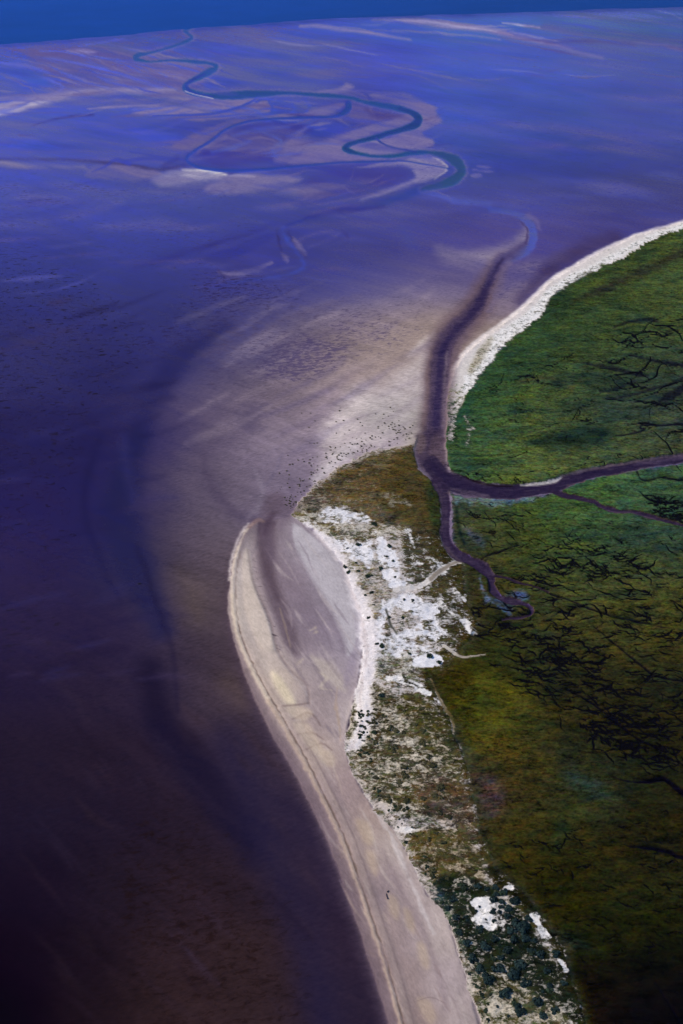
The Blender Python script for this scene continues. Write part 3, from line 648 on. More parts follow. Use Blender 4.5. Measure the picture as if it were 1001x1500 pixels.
# the white sheets of blown sand
white = dict(t=(230, 230, 245), t2=(92, 84, 66))
D([(470, 750), (488, 742), (508, 745), (516, 754), (546, 760), (542, 770), (505, 770), (478, 762)], 6, 1, rag=14, m=.38, **white)
D([(488, 798), (520, 799), (541, 794), (548, 810), (545, 832), (522, 826), (506, 812)], 5, 1, rag=14, m=.3, **white)
D([(552, 788), (563, 787), (572, 800), (582, 818), (587, 832), (570, 836), (555, 830), (550, 810)], 4, 1, rag=12, m=.2, **white)
D([(560, 838), (585, 838), (590, 850), (597, 853), (590, 863), (572, 863), (565, 852)], 4, 1, rag=10, m=.2, **white)
D([(562, 884), (600, 873), (625, 882), (642, 892), (634, 907), (610, 906), (590, 896), (578, 892), (566, 905), (566, 930), (552, 928), (556, 900)], 5, 1, rag=14, m=.26, **white)
D([(520, 918), (540, 927), (570, 930), (600, 922), (640, 918), (652, 930), (622, 938), (600, 946), (640, 956), (646, 968), (620, 980), (602, 976), (598, 966), (570, 956), (530, 948)], 6, 1, rag=18, m=.34, **white)
D([(603, 975), (612, 964), (640, 962), (648, 968), (640, 978), (612, 981)], 3, 1, rag=5, m=.05, **white)
for p, w, m_ in [([(570, 998), (590, 999), (615, 1011), (645, 1030)], [8, 11, 9, 4], .1), ([(596, 778), (602, 795), (608, 808)], [8, 7, 4], .3), ([(605, 816), (612, 826), (620, 832)], [10, 8, 8], .35), ([(625, 820), (650, 835), (640, 842)], [6, 10, 6], .45), ([(645, 885), (660, 900), (668, 905)], [8, 8, 4], .35), ([(660, 860), (672, 872), (680, 880)], [4, 6, 4], .35),
                 ([(676, 912), (685, 918), (690, 930), (698, 928)], [5, 6, 8, 3], .1), ([(600, 1085), (606, 1100), (618, 1122)], [8, 11, 7], .15), ([(590, 1080), (580, 1060), (575, 1040)], [6, 8, 6], .4), ([(560, 1020), (570, 1040), (566, 1060)], [6, 9, 5], .4), ([(620, 1130), (640, 1150), (648, 1165)], [6, 12, 8], .4),
                 ([(580, 1216), (620, 1219), (650, 1216), (668, 1212)], [6, 5, 4, 2], .1), ([(640, 1262), (665, 1255), (690, 1258)], [6, 8, 4], .45), ([(700, 1300), (712, 1310), (730, 1318)], [4, 5, 3], .1), ([(733, 1338), (745, 1352), (748, 1362)], [6, 6, 4], .2), ([(730, 1386), (745, 1372), (757, 1366)], [6, 7, 4], .1), ([(782, 1346), (790, 1360), (800, 1372)], [10, 8, 5], .15),
                 ([(786, 1385), (795, 1402), (802, 1396)], [4, 5, 4], .2), ([(715, 1398), (735, 1406), (748, 1414)], [4, 5, 3], .25), ([(762, 1390), (770, 1402)], [4, 3], .2), ([(810, 1446), (820, 1455), (832, 1462)], [5, 7, 5], .05), ([(780, 1424), (795, 1436)], [8, 10], .25), ([(775, 1450), (790, 1455), (800, 1448)], [5, 6, 4], .25), ([(816, 1470), (824, 1486), (836, 1500)], [5, 9, 9], .2), ([(735, 1310), (745, 1300)], [5, 5], .2), ([(820, 1410), (828, 1422)], [6, 4], .3), ([(752, 1402), (762, 1410)], [5, 5], .2), ([(700, 1462), (725, 1466), (760, 1462)], [6, 8, 5], .3), ([(705, 1482), (735, 1490), (770, 1488)], [8, 8, 6], .35), ([(742, 1426), (752, 1436)], [5, 5], .25), ([(690, 1436), (706, 1446)], [6, 6], .3), ([(760, 1322), (772, 1332)], [4, 4], .2), ([(745, 1296), (752, 1306)], [4, 4], .2), ([(802, 1426), (812, 1436)], [5, 5], .2), ([(765, 1350), (776, 1356)], [3, 4], .2)]:
    C = spline(p)
    Dm, tt = dist(C, 16, False)
    hw = np.interp(tt, np.linspace(0, 1, len(w)), w) / 2 + (1.6 if p[0][1] > 1280 else 0)
    put(sstep((hw + 1.2 - Dm - 9 * (N3 + N10)) / 3) * (mD > .5), 1, t=(232, 230, 238), t2=(58, 56, 44), m=min(m_ + .14, .5), dry=1)
D([(500, 1020), (525, 1000), (560, 1010), (600, 1040), (640, 1060), (660, 1100), (680, 1180), (640, 1200), (580, 1190), (530, 1150), (510, 1090)], 14, .85, t=(212, 202, 190), t2=(66, 61, 42), m=.7)
D([(590, 1020), (640, 1040), (665, 1090), (672, 1130), (640, 1110), (610, 1080)], 14, .8, t=(196, 184, 168), t2=(66, 62, 36), m=.8)
D([(610, 1140), (680, 1150), (700, 1220), (660, 1210), (620, 1190)], 16, .8, t=(178, 162, 150), t2=(70, 58, 46), m=.8)
D([(600, 1225), (680, 1220), (710, 1290), (680, 1310), (630, 1290)], 14, .9, t=(184, 168, 148), t2=(68, 60, 36), m=.78)
D([(640, 1290), (700, 1290), (760, 1340), (830, 1440), (850, 1500), (790, 1480), (720, 1460), (690, 1420), (660, 1350)], 14, .95, t=(214, 208, 204), t2=(27, 33, 26), m=.86)
D([(690, 1430), (780, 1455), (840, 1520), (700, 1520)], 16, .9, t=(206, 196, 184), t2=(62, 62, 42), m=.6)
D([(688, 1325), (705, 1315), (722, 1318), (731, 1330), (723, 1345), (731, 1358), (722, 1367), (705, 1362), (689, 1352), (698, 1340)], 3, 1, rag=5, m=.2, t=(236, 234, 242), t2=(34, 44, 44))
D([(720, 1320), (745, 1330), (745, 1365), (728, 1370)], 6, .8, rag=8, t=(232, 228, 236), t2=(26, 30, 26), m=.6)
D([(628, 1300), (650, 1310), (668, 1350), (680, 1400), (664, 1370), (645, 1330)], 10, .8, t=(180, 172, 170), t2=(52, 66, 58), m=.72)
C = spline([(428, 752), (442, 735), (470, 706), (500, 682), (540, 664), (585, 655), (606, 650)])
Dm, tt = dist(C, 30, False)
put(sstep((13 - Dm + 8 * N10) / 12) * mDune, .9, t=(176, 166, 168), m=.52)
# bright strand line between beach and dune
strand = [(446, 770), (466, 785), (486, 808), (506, 840), (518, 870), (530, 900), (536, 930), (538, 960), (532, 990), (528, 1020), (530, 1050), (524, 1080), (516, 1095)]
S(strand, [4, 8, 11, 13, 18, 22, 24, 20, 16, 22, 16, 10], 9, .85, rag=8, t=(226, 220, 232), m=.08)
S([(528, 1000), (530, 1030), (528, 1060), (522, 1090)], [6, 14, 14, 6], 8, .9, rag=6, t=(244, 238, 232), m=.1)
S([(516, 1120), (540, 1165), (570, 1205), (600, 1250), (626, 1300), (655, 1345), (672, 1400), (690, 1455), (705, 1520)], [10, 16, 18, 16, 18, 22, 26], 16, .55, t=(196, 184, 184))
# small sandy wash running from the dune to the creek
S([(580, 867), (608, 863), (630, 853), (650, 836), (672, 822)], [7, 8, 7, 7, 4], 3, .95, t=(206, 202, 208), m=.05)
S([(632, 852), (650, 836), (674, 822)], [6, 6, 5], 3, .8, t=(122, 112, 104), m=0)
S([(632, 998), (650, 1035), (662, 1052), (664, 1075)], [3, 5, 6, 2], 3, .7, t=(104, 90, 62), m=0)
S([(650, 948), (672, 962), (690, 964), (712, 960)], [4, 4, 3, 2], 2, .85, t=(186, 178, 172), m=0)
S([(700, 948), (712, 956), (730, 962), (740, 975)], [4, 5, 3, 2], 2, .5, t=(120, 108, 90))
S([(566, 895), (572, 915), (582, 932)], [3, 4, 2], 2.5, .85, t=(60, 62, 60), m=.1)
S([(590, 985), (596, 1000), (618, 1010)], [4, 4, 3], 3, .7, m=.9, t2=(48, 48, 36))
S([(662, 1052), (680, 1075), (706, 1100)], [4, 4, 2], 3, .5, t=(58, 72, 40))

# ================================================================== BEACH, LAGOON, SPIT
warp('fine', .5)
outer = [(381, 763), (372, 767), (362, 780), (352, 798), (345, 818), (338, 845), (334, 875), (334, 900), (340, 930), (348, 960), (358, 990), (368, 1015), (382, 1045), (400, 1080), (418, 1110), (440, 1150), (460, 1190), (478, 1230), (498, 1280), (515, 1330), (535, 1390), (552, 1440), (570, 1500), (600, 1600), (620, 1680)]
landw = [(700, 1680), (705, 1520), (690, 1460), (680, 1425), (668, 1395), (660, 1360), (645, 1330), (625, 1310), (610, 1280), (590, 1240), (575, 1215), (550, 1190), (530, 1160), (510, 1120), (504, 1090), (508, 1070), (515, 1040), (522, 1010), (528, 975), (533, 940), (531, 905), (522, 875), (508, 840), (492, 812), (472, 788), (450, 770), (428, 757)]
notD = 1 - np.clip(mD, 0, 1)
allb = poly(outer + landw + [(400, 762)], 3, 2, False)
allb = allb * (mD < .5)
put(allb, 1, m=0, dry=1, z=.4, reg=BEACH)
anchors([(390, 790, (112, 98, 112)), (395, 840, (124, 110, 124)), (430, 790, (140, 128, 142)), (450, 800, (160, 152, 166)), (480, 830, (172, 166, 178)), (500, 880, (174, 168, 180)), (518, 940, (168, 160, 176)), (430, 850, (132, 118, 134)), (420, 900, (130, 117, 132)), (460, 900, (126, 113, 130)), (440, 950, (138, 124, 138)), (485, 940, (132, 120, 138)), (470, 980, (164, 152, 158)), (500, 990, (158, 146, 160)), (450, 1010, (148, 134, 142)), (480, 1020, (150, 136, 142)), (470, 1060, (146, 130, 138)), (505, 1050, (186, 174, 178)), (495, 1090, (160, 145, 152)),
         (360, 800, (170, 158, 162)), (360, 860, (184, 170, 168)), (375, 920, (180, 168, 168)), (400, 960, (190, 176, 172)), (420, 1010, (204, 188, 176)), (430, 1060, (178, 162, 160)), (450, 1090, (170, 153, 154)), (470, 1100, (186, 168, 156)), (480, 1140, (160, 142, 146)), (510, 1150, (152, 134, 138)), (500, 1200, (158, 140, 144)), (540, 1210, (160, 142, 140)), (575, 1240, (172, 158, 158)), (530, 1270, (156, 138, 140)), (570, 1300, (142, 126, 134)), (600, 1290, (170, 156, 158)), (560, 1370, (154, 136, 138)), (600, 1370, (152, 136, 142)), (640, 1370, (180, 166, 168)), (600, 1440, (148, 131, 134)), (650, 1440, (166, 152, 158)), (620, 1500, (146, 128, 130)), (670, 1490, (166, 152, 156)),
         (345, 840, (206, 194, 192)), (338, 900, (200, 186, 180)), (352, 960, (190, 172, 168)), (380, 1030, (176, 158, 158)), (420, 1105, (152, 135, 142)), (465, 1190, (140, 122, 130)), (510, 1310, (134, 117, 122)), (550, 1420, (134, 116, 120)), (580, 1500, (132, 115, 118))], 20, 't', allb)
# wet foot of the spit fading under water
S(outer[1:], [3, 8, 10, 22, 26, 26, 26, 26], 22, .6, rag=2, t=(70, 58, 76))
S([(p[0] + 6, p[1]) for p in outer[9:]], [4, 10, 14, 14, 14], 16, .55, t=(128, 112, 122))
lag = [(381, 764), (395, 766), (412, 758), (428, 759), (450, 771), (472, 789), (491, 813), (507, 841), (520, 876), (529, 905), (530, 940), (525, 975), (519, 1010), (511, 1042), (504, 1070), (497, 1092), (484, 1072), (470, 1062), (452, 1034), (448, 1015), (440, 1000), (428, 990), (418, 975), (405, 955), (398, 930), (392, 905), (380, 875), (370, 845), (366, 815), (377, 800), (378, 775)]
mL = B(lag, 3, 1, smooth=False, reg=LAGOON, z=.2)
mL[mD > .5] = 0
REG[(mD > .5) & (REG == LAGOON)] = DUNE
put(mL, 1, dry=.55)
B([(377, 768), (400, 768), (400, 800), (408, 850), (430, 910), (440, 960), (420, 950), (404, 910), (386, 860), (377, 820)], 14, .85, t=(102, 88, 102))
S([(384, 768), (386, 800), (394, 840), (408, 880)], [8, 12, 12, 6], 8, .75, t=(86, 72, 86))
S([(370, 806), (374, 840), (382, 868), (394, 905), (410, 950)], [4, 12, 12, 10, 8], 6, .5, t=(146, 132, 142), t2=(110, 96, 110), m=.3)
B([(428, 768), (452, 781), (480, 811), (504, 860), (519, 905), (522, 938), (510, 962), (500, 932), (486, 900), (465, 865), (445, 830), (432, 800)], 5, .9, t=(178, 172, 184))
S([(438, 815), (462, 860), (484, 897), (499, 930), (506, 955)], [4, 10, 12, 8], 9, .35, t=(112, 99, 116))
S([(428, 770), (424, 790), (440, 815)], [4, 6, 2], 5, .35, t=(130, 118, 134))
B([(380, 764), (404, 764), (400, 775), (388, 790), (380, 782)], 5, .7, t=(84, 68, 84))
S([(456, 962), (478, 980), (498, 1003), (505, 1012)], [3, 22, 16, 4], 10, .8, t=(180, 168, 166))
S([(465, 984), (478, 994), (470, 1008), (486, 1012)], [2, 4, 4, 2], 3, .55, rag=4, t=(190, 178, 168))
S([(410, 892), (418, 920), (426, 948)], [2, 3, 2], 3, .45, t=(154, 136, 124))
for x, y in [(458, 922), (440, 968), (460, 928), (437, 972)]:
    S([(x - 4, y + 2), (x + 4, y - 2)], [1, 4], 3, .7, rag=2, t=(178, 164, 158))
S([(494, 1008), (492, 1035), (497, 1060), (498, 1085)], [3, 5, 4, 2], 4, .5, rag=4, t=(170, 146, 128))
S([(518, 960), (512, 985), (505, 1005)], [10, 12, 6], 8, .35, t=(140, 128, 150))

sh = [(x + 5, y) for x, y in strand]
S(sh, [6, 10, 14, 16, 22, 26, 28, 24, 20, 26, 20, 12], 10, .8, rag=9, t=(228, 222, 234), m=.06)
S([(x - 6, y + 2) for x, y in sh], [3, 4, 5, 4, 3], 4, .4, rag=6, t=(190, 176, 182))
wisps(70, (400, 775, 530, 1080), lambda x, y: 1.5, (20, 90), (1.5, 6), [(164, 150, 160), (112, 100, 116), (184, 172, 176)], (.15, .4), 3, 21, .25, lambda x, y: REG[np.searchsorted(ys, y), np.searchsorted(xs, x)] == LAGOON)
wisps(130, (440, 1060, 690, 1500), lambda x, y: 2.0, (20, 110), (1.5, 7), [(186, 168, 160), (128, 112, 118), (196, 184, 184), (140, 120, 120)], (.15, .42), 3, 22, .2, lambda x, y: REG[np.searchsorted(ys, y), np.searchsorted(xs, x)] == BEACH)
S([(404, 738), (396, 752), (391, 768), (392, 790), (398, 820)], [34, 26, 20, 20, 12], 16, .8, t=(98, 84, 102))
S([(428, 745), (418, 758), (410, 772)], [20, 16, 8], 14, .6, t=(112, 98, 116))
S([(400, 752), (392, 766), (388, 782)], [6, 10, 6], 8, .7, t=(76, 62, 80))
# spit
crest = [(377, 764), (366, 775), (356, 795), (349, 818), (345, 845), (344, 872), (346, 900), (350, 926), (357, 948), (366, 970), (377, 992), (389, 1014), (402, 1036), (415, 1058), (430, 1084), (450, 1120), (470, 1160), (490, 1200), (505, 1235), (525, 1290), (545, 1350), (565, 1410), (582, 1470), (596, 1520), (620, 1620)]
spit_in = [(395, 762), (378, 778), (372, 812), (375, 845), (384, 875), (396, 905), (402, 930), (410, 955), (424, 975), (436, 990), (448, 1000), (454, 1016), (460, 1040), (474, 1062), (486, 1100), (500, 1140), (520, 1190), (536, 1240), (556, 1300), (576, 1360), (596, 1420), (612, 1470), (626, 1520), (650, 1640)]
mSp = poly(outer + spit_in[::-1], 2, 0, False)
REG[(mSp > .5) & (mD < .5)] = SPIT
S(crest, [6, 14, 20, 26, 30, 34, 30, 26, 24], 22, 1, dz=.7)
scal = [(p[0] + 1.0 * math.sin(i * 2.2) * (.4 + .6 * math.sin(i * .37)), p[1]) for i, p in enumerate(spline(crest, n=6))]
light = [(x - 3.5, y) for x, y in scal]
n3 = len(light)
S(light[6:n3 // 2], [2, 4, 6, 8], 5, .65, rag=2.5, t=(216, 201, 186), dz=.25)  # sunlit left flank of the crest, painted pale
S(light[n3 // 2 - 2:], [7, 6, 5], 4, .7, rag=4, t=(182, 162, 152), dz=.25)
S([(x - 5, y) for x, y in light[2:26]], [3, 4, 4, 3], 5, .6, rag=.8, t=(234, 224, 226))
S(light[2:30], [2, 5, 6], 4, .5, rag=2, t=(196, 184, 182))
S([(x + 1.5, y) for x, y in scal[16:44]], [1.5, 2, 2], 2.4, .4, rag=2, t=(128, 112, 106), dz=-.15)  # shade right of the crest painted as a darker line
S([(x + 1.5, y) for x, y in scal[40:]], [1.5, 2.2, 2.2, 2.2], 2, .65, rag=2, t=(108, 90, 84), dz=-.3)  # same painted crest shade, stronger farther south
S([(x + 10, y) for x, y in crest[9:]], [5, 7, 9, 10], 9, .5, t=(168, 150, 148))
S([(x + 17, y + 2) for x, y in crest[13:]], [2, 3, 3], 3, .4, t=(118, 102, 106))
B([(398, 985), (408, 990), (420, 1006), (430, 1024), (432, 1034), (420, 1032), (408, 1014), (400, 1000)], 10, .8, t=(222, 207, 184), dz=.3)
B([(356, 820), (364, 806), (372, 850), (386, 890), (398, 925), (400, 955), (382, 950), (366, 915), (358, 870)], 7, .7, t=(200, 186, 180), dz=.3)
S([(363, 806), (370, 848), (383, 880), (396, 912), (402, 940), (416, 970), (434, 990), (449, 1004), (453, 1030)], [2, 4, 4, 3, 3], 4, .45, t=(124, 108, 112), dz=-.2)
for p in [[(414, 1036), (432, 1034), (452, 1031)], [(428, 1055), (450, 1045), (462, 1052), (470, 1064)], [(448, 1100), (470, 1090), (486, 1100)], [(436, 1078), (456, 1074), (474, 1084)]]:
    S(p, [2, 3, 2], 2.5, .55, t=(118, 100, 100))
B([(430, 1062), (450, 1060), (464, 1080), (474, 1102), (462, 1106), (446, 1088)], 9, .55, t=(206, 188, 172))
B([(466, 1106), (480, 1100), (490, 1112), (488, 1124), (474, 1120)], 8, .5, t=(196, 178, 162))
B([(420, 1040), (440, 1036), (458, 1044), (448, 1056), (432, 1054)], 8, .5, t=(206, 188, 170))
for x, y, w_ in [(535, 1220, 22), (545, 1265, 16), (576, 1330, 16), (620, 1400, 16), (626, 1482, 22), (600, 1350, 14)]:
    B([(x - w_ * .6, y - 18), (x + 4, y - 14), (x + w_ * .6, y + 8), (x + 6, y + 20), (x - 5, y + 8)], 10, .5, big=6, t=(184, 164, 146))
S([(560, 1245), (580, 1290), (602, 1332), (622, 1372), (640, 1420), (655, 1480)], [3, 8, 8, 9, 8], 9, .35, t=(128, 112, 122))
S([(545, 1180), (575, 1230), (605, 1300), (635, 1370)], [4, 6, 6, 4], 5, .5, rag=5, t=(206, 198, 204))
S([(608, 1468), (630, 1462), (650, 1470)], [1, 2, 1], 2, .5, t=(120, 104, 108))
S([(365, 772), (378, 762), (386, 764)], [6, 7, 4], 4, .6, t=(132, 108, 110))

warp('land', .7, 1.15)
# ================================================================== TIDAL CREEKS (bare mud, a little water)
upper = [(765, 362), (748, 374), (735, 380), (724, 397), (714, 420), (704, 440), (690, 462), (672, 480), (655, 500), (646, 525), (644, 555), (641, 590), (638, 620), (634, 645)]
S(upper, [6, 12, 26, 40, 46, 48, 46, 44, 46, 42], 18, .8, t=(98, 80, 94), dry=.3)
S([(690, 462), (664, 484), (640, 510), (630, 545), (627, 590), (620, 630)], [4, 10, 12, 10, 6], 7, .6, t=(110, 90, 98), m=0)
S(upper[1:], [5, 9, 14, 22, 26, 28, 26, 24, 28], 9, .85, rag=3, t=(64, 53, 84), z=-.4, m=0, dry=.35)
S(upper[:5], [10, 12, 14, 14, 6], 10, .6, rag=5, t=(78, 72, 134))
put(S(upper[3:], [12, 18, 22, 24, 24, 26], 4, 0), 1, reg=CREEK)
S(upper[2:], [3, 7, 12, 9, 11, 8, 10, 7], 6, .75, rag=2, t=(44, 37, 76))
S([(700, 470), (676, 500), (664, 530)], [4, 10, 6], 7, .6, rag=6, t=(104, 88, 104))
S([(745, 385), (735, 405), (728, 430), (716, 455)], [6, 12, 12, 6], 8, .55, rag=8, t=(112, 100, 134))
S([(655, 515), (652, 560), (650, 600), (648, 650)], [3, 5, 5, 5], 4, .6, t=(110, 96, 112))
creekpoly = [(616, 636), (634, 626), (653, 634), (653, 650), (655, 676), (660, 690), (675, 697), (700, 706), (716, 711), (716, 728), (700, 728), (680, 725), (661, 718), (652, 722), (643, 716), (630, 704), (613, 684), (606, 668), (607, 655), (612, 640)]
B(creekpoly, 3, 1, smooth=False, z=-.4, reg=CREEK, dry=.3, m=0)
B(creekpoly, 14, .9, smooth=False, t=(62, 51, 74))
B([(632, 640), (650, 640), (652, 676), (640, 684), (628, 672)], 6, .6, big=4, t=(92, 76, 88))
B([(610, 640), (622, 636), (624, 655), (612, 665)], 6, .6, t=(104, 88, 92))
main_e = [(632, 680), (648, 696), (665, 706), (700, 716), (740, 720), (780, 717), (810, 713), (840, 702), (880, 691), (920, 684), (960, 677), (1010, 669), (1120, 655), (1250, 645)]
kw = dict(dry=.4, m=0)
S(main_e, [25, 22, 26, 22, 22, 17, 19, 14, 16, 12, 15, 13, 16], 2.5, 1, rag=2.5, t=(48, 40, 66), z=-.5, reg=CREEK, **kw)
S(main_e, [10, 13, 14, 14, 12, 11, 10, 8, 8, 7], 6, .7, t=(38, 31, 62))
S([(660, 714), (690, 720), (715, 727), (700, 727), (675, 720)], [3, 6, 2], 3, .6, t=(88, 76, 96))
br = [(808, 718), (830, 727), (850, 731), (870, 736), (885, 744), (905, 750), (930, 752), (955, 757), (980, 765), (1020, 774), (1120, 800)]
S(br, [9, 7, 8, 6, 7.5, 5.5, 6.5, 7, 5, 6], 2, 1, rag=2, t=(44, 35, 62), z=-.4, reg=CREEK, **kw)
S([(x, y + 2) for x, y in br[3:]], [2, 2.5, 2], 2, .7, t=(78, 66, 84))
south = [(640, 706), (647, 718), (652, 735), (653, 760), (651, 780), (656, 798), (668, 812), (690, 822), (708, 832), (718, 847), (722, 864), (735, 876), (755, 882), (770, 887), (778, 894), (775, 902), (757, 906), (736, 909)]
S(south, [18, 14, 16, 13, 15, 13, 16, 15, 18, 11, 12, 9, 9, 7, 7, 5, 3, 2], 2, 1, rag=2.5, t=(46, 37, 64), z=-.4, reg=CREEK, **kw)
S(south[:10], [5, 6, 6, 5, 6, 5], 4, .6, t=(60, 50, 76))
S([(x - 5, y + 2) for x, y in south[:6]], [3, 3, 2], 3, .35, rag=2, t=(92, 80, 92))
S([(718, 843), (738, 846), (760, 853), (780, 859), (805, 868)], [4, 4, 3, 2], 1.6, 1, t=(38, 30, 54), z=-.3, reg=CREEK, **kw)
S([(762, 710.5), (790, 708.5), (812, 704), (824, 697.5)], [1.5, 5, 5, 1.5], 2, .9, t=(190, 184, 188), dry=1)
S([(822, 698), (850, 690), (880, 684), (930, 676), (1001, 665)], [2.5, 3, 3, 2.5], 2, .7, t=(104, 90, 98))
S([(1001, 668), (960, 675), (930, 680)], [8, 6, 2], 4, .6, t=(84, 72, 98))
for p_, w_ in [([(652, 720), (680, 731), (720, 733), (760, 732), (795, 729)], 5), ([(830, 713), (870, 703), (920, 692), (980, 682)], 4), ([(644, 735), (644, 760), (643, 785), (655, 806), (680, 827)], 5), ([(662, 745), (664, 770), (668, 795), (690, 812), (712, 826)], 4)]:
    S(p_, [2, w_, 1.5, w_, 1], 2.5, .55, rag=5, t=(84, 72, 82))
S([(656, 682), (680, 697), (712, 709), (750, 712)], [2, 2.5, 2], 1.5, .8, t=(26, 18, 28))

# ================================================================== tone -> mud/sand colour + water film
def lin(c):
    c = np.clip(c / 255, 0, 1)
    return np.where(c < .04045, c / 12.92, ((c + .055) / 1.055) ** 2.4)


yk = [0, 60, 150, 300, 500, 750, 1000, 1250, 1490]
SKY = np.stack([np.interp(GY, yk, v) for v in ([.323, .301, .272, .236, .202, .175, .160, .152, .149], [.582, .55, .505, .446, .386, .334, .303, .283, .27], [1.15, 1.05, .96, .88, .796, .706, .65, .606, .575])], -1)
HAZ = np.stack([np.interp(GY, yk, v) for v in ([.0062, .0058, .005, .0041, .0032, .0026, .0022, .0019, .0018], [.008, .0074, .0063, .005, .004, .0031, .0026, .0022, .0021], [.0163, .015, .0127, .01, .008, .0062, .005, .0044, .0039])], -1)
ILL = np.array([1.10, 1.14, 1.33])
FILM = np.array([.14, .10, .50])


def split(tone, dry):
    L = np.maximum(lin(tone) - HAZ, .0008)
    G = SKY * FILM
    k = 1.12
    f = np.clip((L[..., 2] - k * L[..., 0]) / (G[..., 2] - k * G[..., 0]), 0, 1) * (1 - dry)
    alb = np.maximum((L - f[..., None] * G) / ILL, .0012)
    return np.minimum(alb, .86), f


T2[..., 1] *= np.where(REG == MARSHS, 1.04, 1)
T2[..., 2] *= np.where(REG == MARSHN, 1.2, 1)
T2 *= np.where(REG == MARSHS, 1.03, 1)[..., None]
T2[..., 0] *= np.where(REG == MARSHS, .93, 1)
T2[..., 2] *= np.where(REG == MARSHS, 1.12, 1)
T2[..., 2] *= np.where(REG == MARSHS, 1.2, 1)
ALB, FI = split(T, np.clip(DRY, 0, 1))
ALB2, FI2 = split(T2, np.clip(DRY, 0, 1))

# ------------------------------------------------------------------ relief
veg = ((REG == MARSHN) | (REG == MARSHS))
Z += np.where(veg, .55 * N3 + .8 * N10, 0) - .7 * RUN
_in = sstep(np.clip(mD, 0, 1) * 1.0) * sstep(poly(S_out, 60, 0, False) * 2 - 1)
Z += np.where(REG == DUNE, (1.6 * N10 + 1.6 * N40 + .8 * N3 + .7) * _in, 0)
Z += np.where((REG == BEACH) | (REG == SPIT), .12 * N10 + .25 * N40, 0)
Z += np.where(REG == FLAT, .10 * N10 + .15 * N40, 0)
for _ in range(2):
    Zs = Z.copy()
    Zs[1:-1, 1:-1] = (Z[1:-1, 1:-1] * 2 + Z[:-2, 1:-1] + Z[2:, 1:-1] + Z[1:-1, :-2] + Z[1:-1, 2:]) / 6
    Z = np.where(veg, Z * .5 + Zs * .5, Zs)
# the flat dips under the sea beyond the shoreline
shy = np.interp(xs, [p[0] for p in shore], [p[1] for p in shore])[None, :]
SEA_Z = -.8
off = GY - shy + 2.2 * N40 + 1.2 * N10
Z = Z + (-1.6 - Z) * sstep((3 - off) / 6)

# ------------------------------------------------------------------ node helpers
class NT:
    def __init__(s, name):
        s.m = bpy.data.materials.new(name)
        s.m.use_nodes = True
        s.t = s.m.node_tree
        s.t.nodes.clear()
        s.out = s.t.nodes.new('ShaderNodeOutputMaterial')

    def n(s, kind, **kw):
        nd = s.t.nodes.new('ShaderNode' + kind)
        for k, v in kw.items():
            setattr(nd, k, v)
        return nd

    def L(s, a, b):
        s.t.links.new(a, b)

    def val(s, sock, v):
        if hasattr(v, 'links') or hasattr(v, 'is_output'):
            s.L(v, sock)
        else:
            sock.default_value = v

    def math(s, op, a, b=0.0, c=0.0, clamp=False):
        nd = s.n('Math', operation=op, use_clamp=clamp)
        s.val(nd.inputs[0], a)
        s.val(nd.inputs[1], b)
        s.val(nd.inputs[2], c)
        return nd.outputs[0]

    def attr(s, name, colr=False):
        nd = s.n('Attribute', attribute_name=name)
        return nd.outputs['Color'] if colr else nd.outputs['Fac']

    def coords(s, sx=1, sy=1, sz=1, rot=0):
        tc = s.n('TexCoord')
        mp = s.n('Mapping', vector_type='TEXTURE')     # stretch first, then turn
        mp.inputs['Scale'].default_value = (1 / sx, 1 / sy, 1 / sz)
        mp.inputs['Rotation'].default_value = (0, 0, rot)
        s.L(tc.outputs['Object'], mp.inputs[0])
        return mp.outputs[0]

    def noise(s, co, scale, detail=3, rough=.55, dist=0, typ=None):
        nd = s.n('TexNoise')
        s.L(co, nd.inputs['Vector'])
        nd.inputs['Scale'].default_value = scale
        nd.inputs['Detail'].default_value = detail
        nd.inputs['Roughness'].default_value = rough
        nd.inputs['Distortion'].default_value = dist
        return nd.outputs['Fac']

    def mixc(s, fac, a, b, mode='MIX'):
        nd = s.n('Mix', data_type='RGBA', blend_type=mode)
        s.val(nd.inputs[0], fac)
        s.val(nd.inputs[6], a)
        s.val(nd.inputs[7], b)
        return nd.outputs[2]

    def mixf(s, fac, a, b):
        nd = s.n('Mix', data_type='FLOAT')
        s.val(nd.inputs[0], fac)
        s.val(nd.inputs[2], a)
        s.val(nd.inputs[3], b)
        return nd.outputs[0]

    def scalec(s, c, f):
        nd = s.n('VectorMath', operation='SCALE')
        s.L(c, nd.inputs[0])
        s.val(nd.inputs['Scale'], f)
        return nd.outputs[0]


def cover(t, nz, m, sharp=5.0, amp=2.4):
    """where the broken second cover lies, from a noise and the wanted amount"""
    a = t.math('MULTIPLY', t.math('SUBTRACT', nz, .5), amp)
    b = t.math('ADD', a, t.math('SUBTRACT', m, .5))
    f = t.math('MULTIPLY_ADD', b, sharp, .5, clamp=True)
    g = t.math('MULTIPLY', m, 12, clamp=True)
    return t.math('MULTIPLY', f, g)


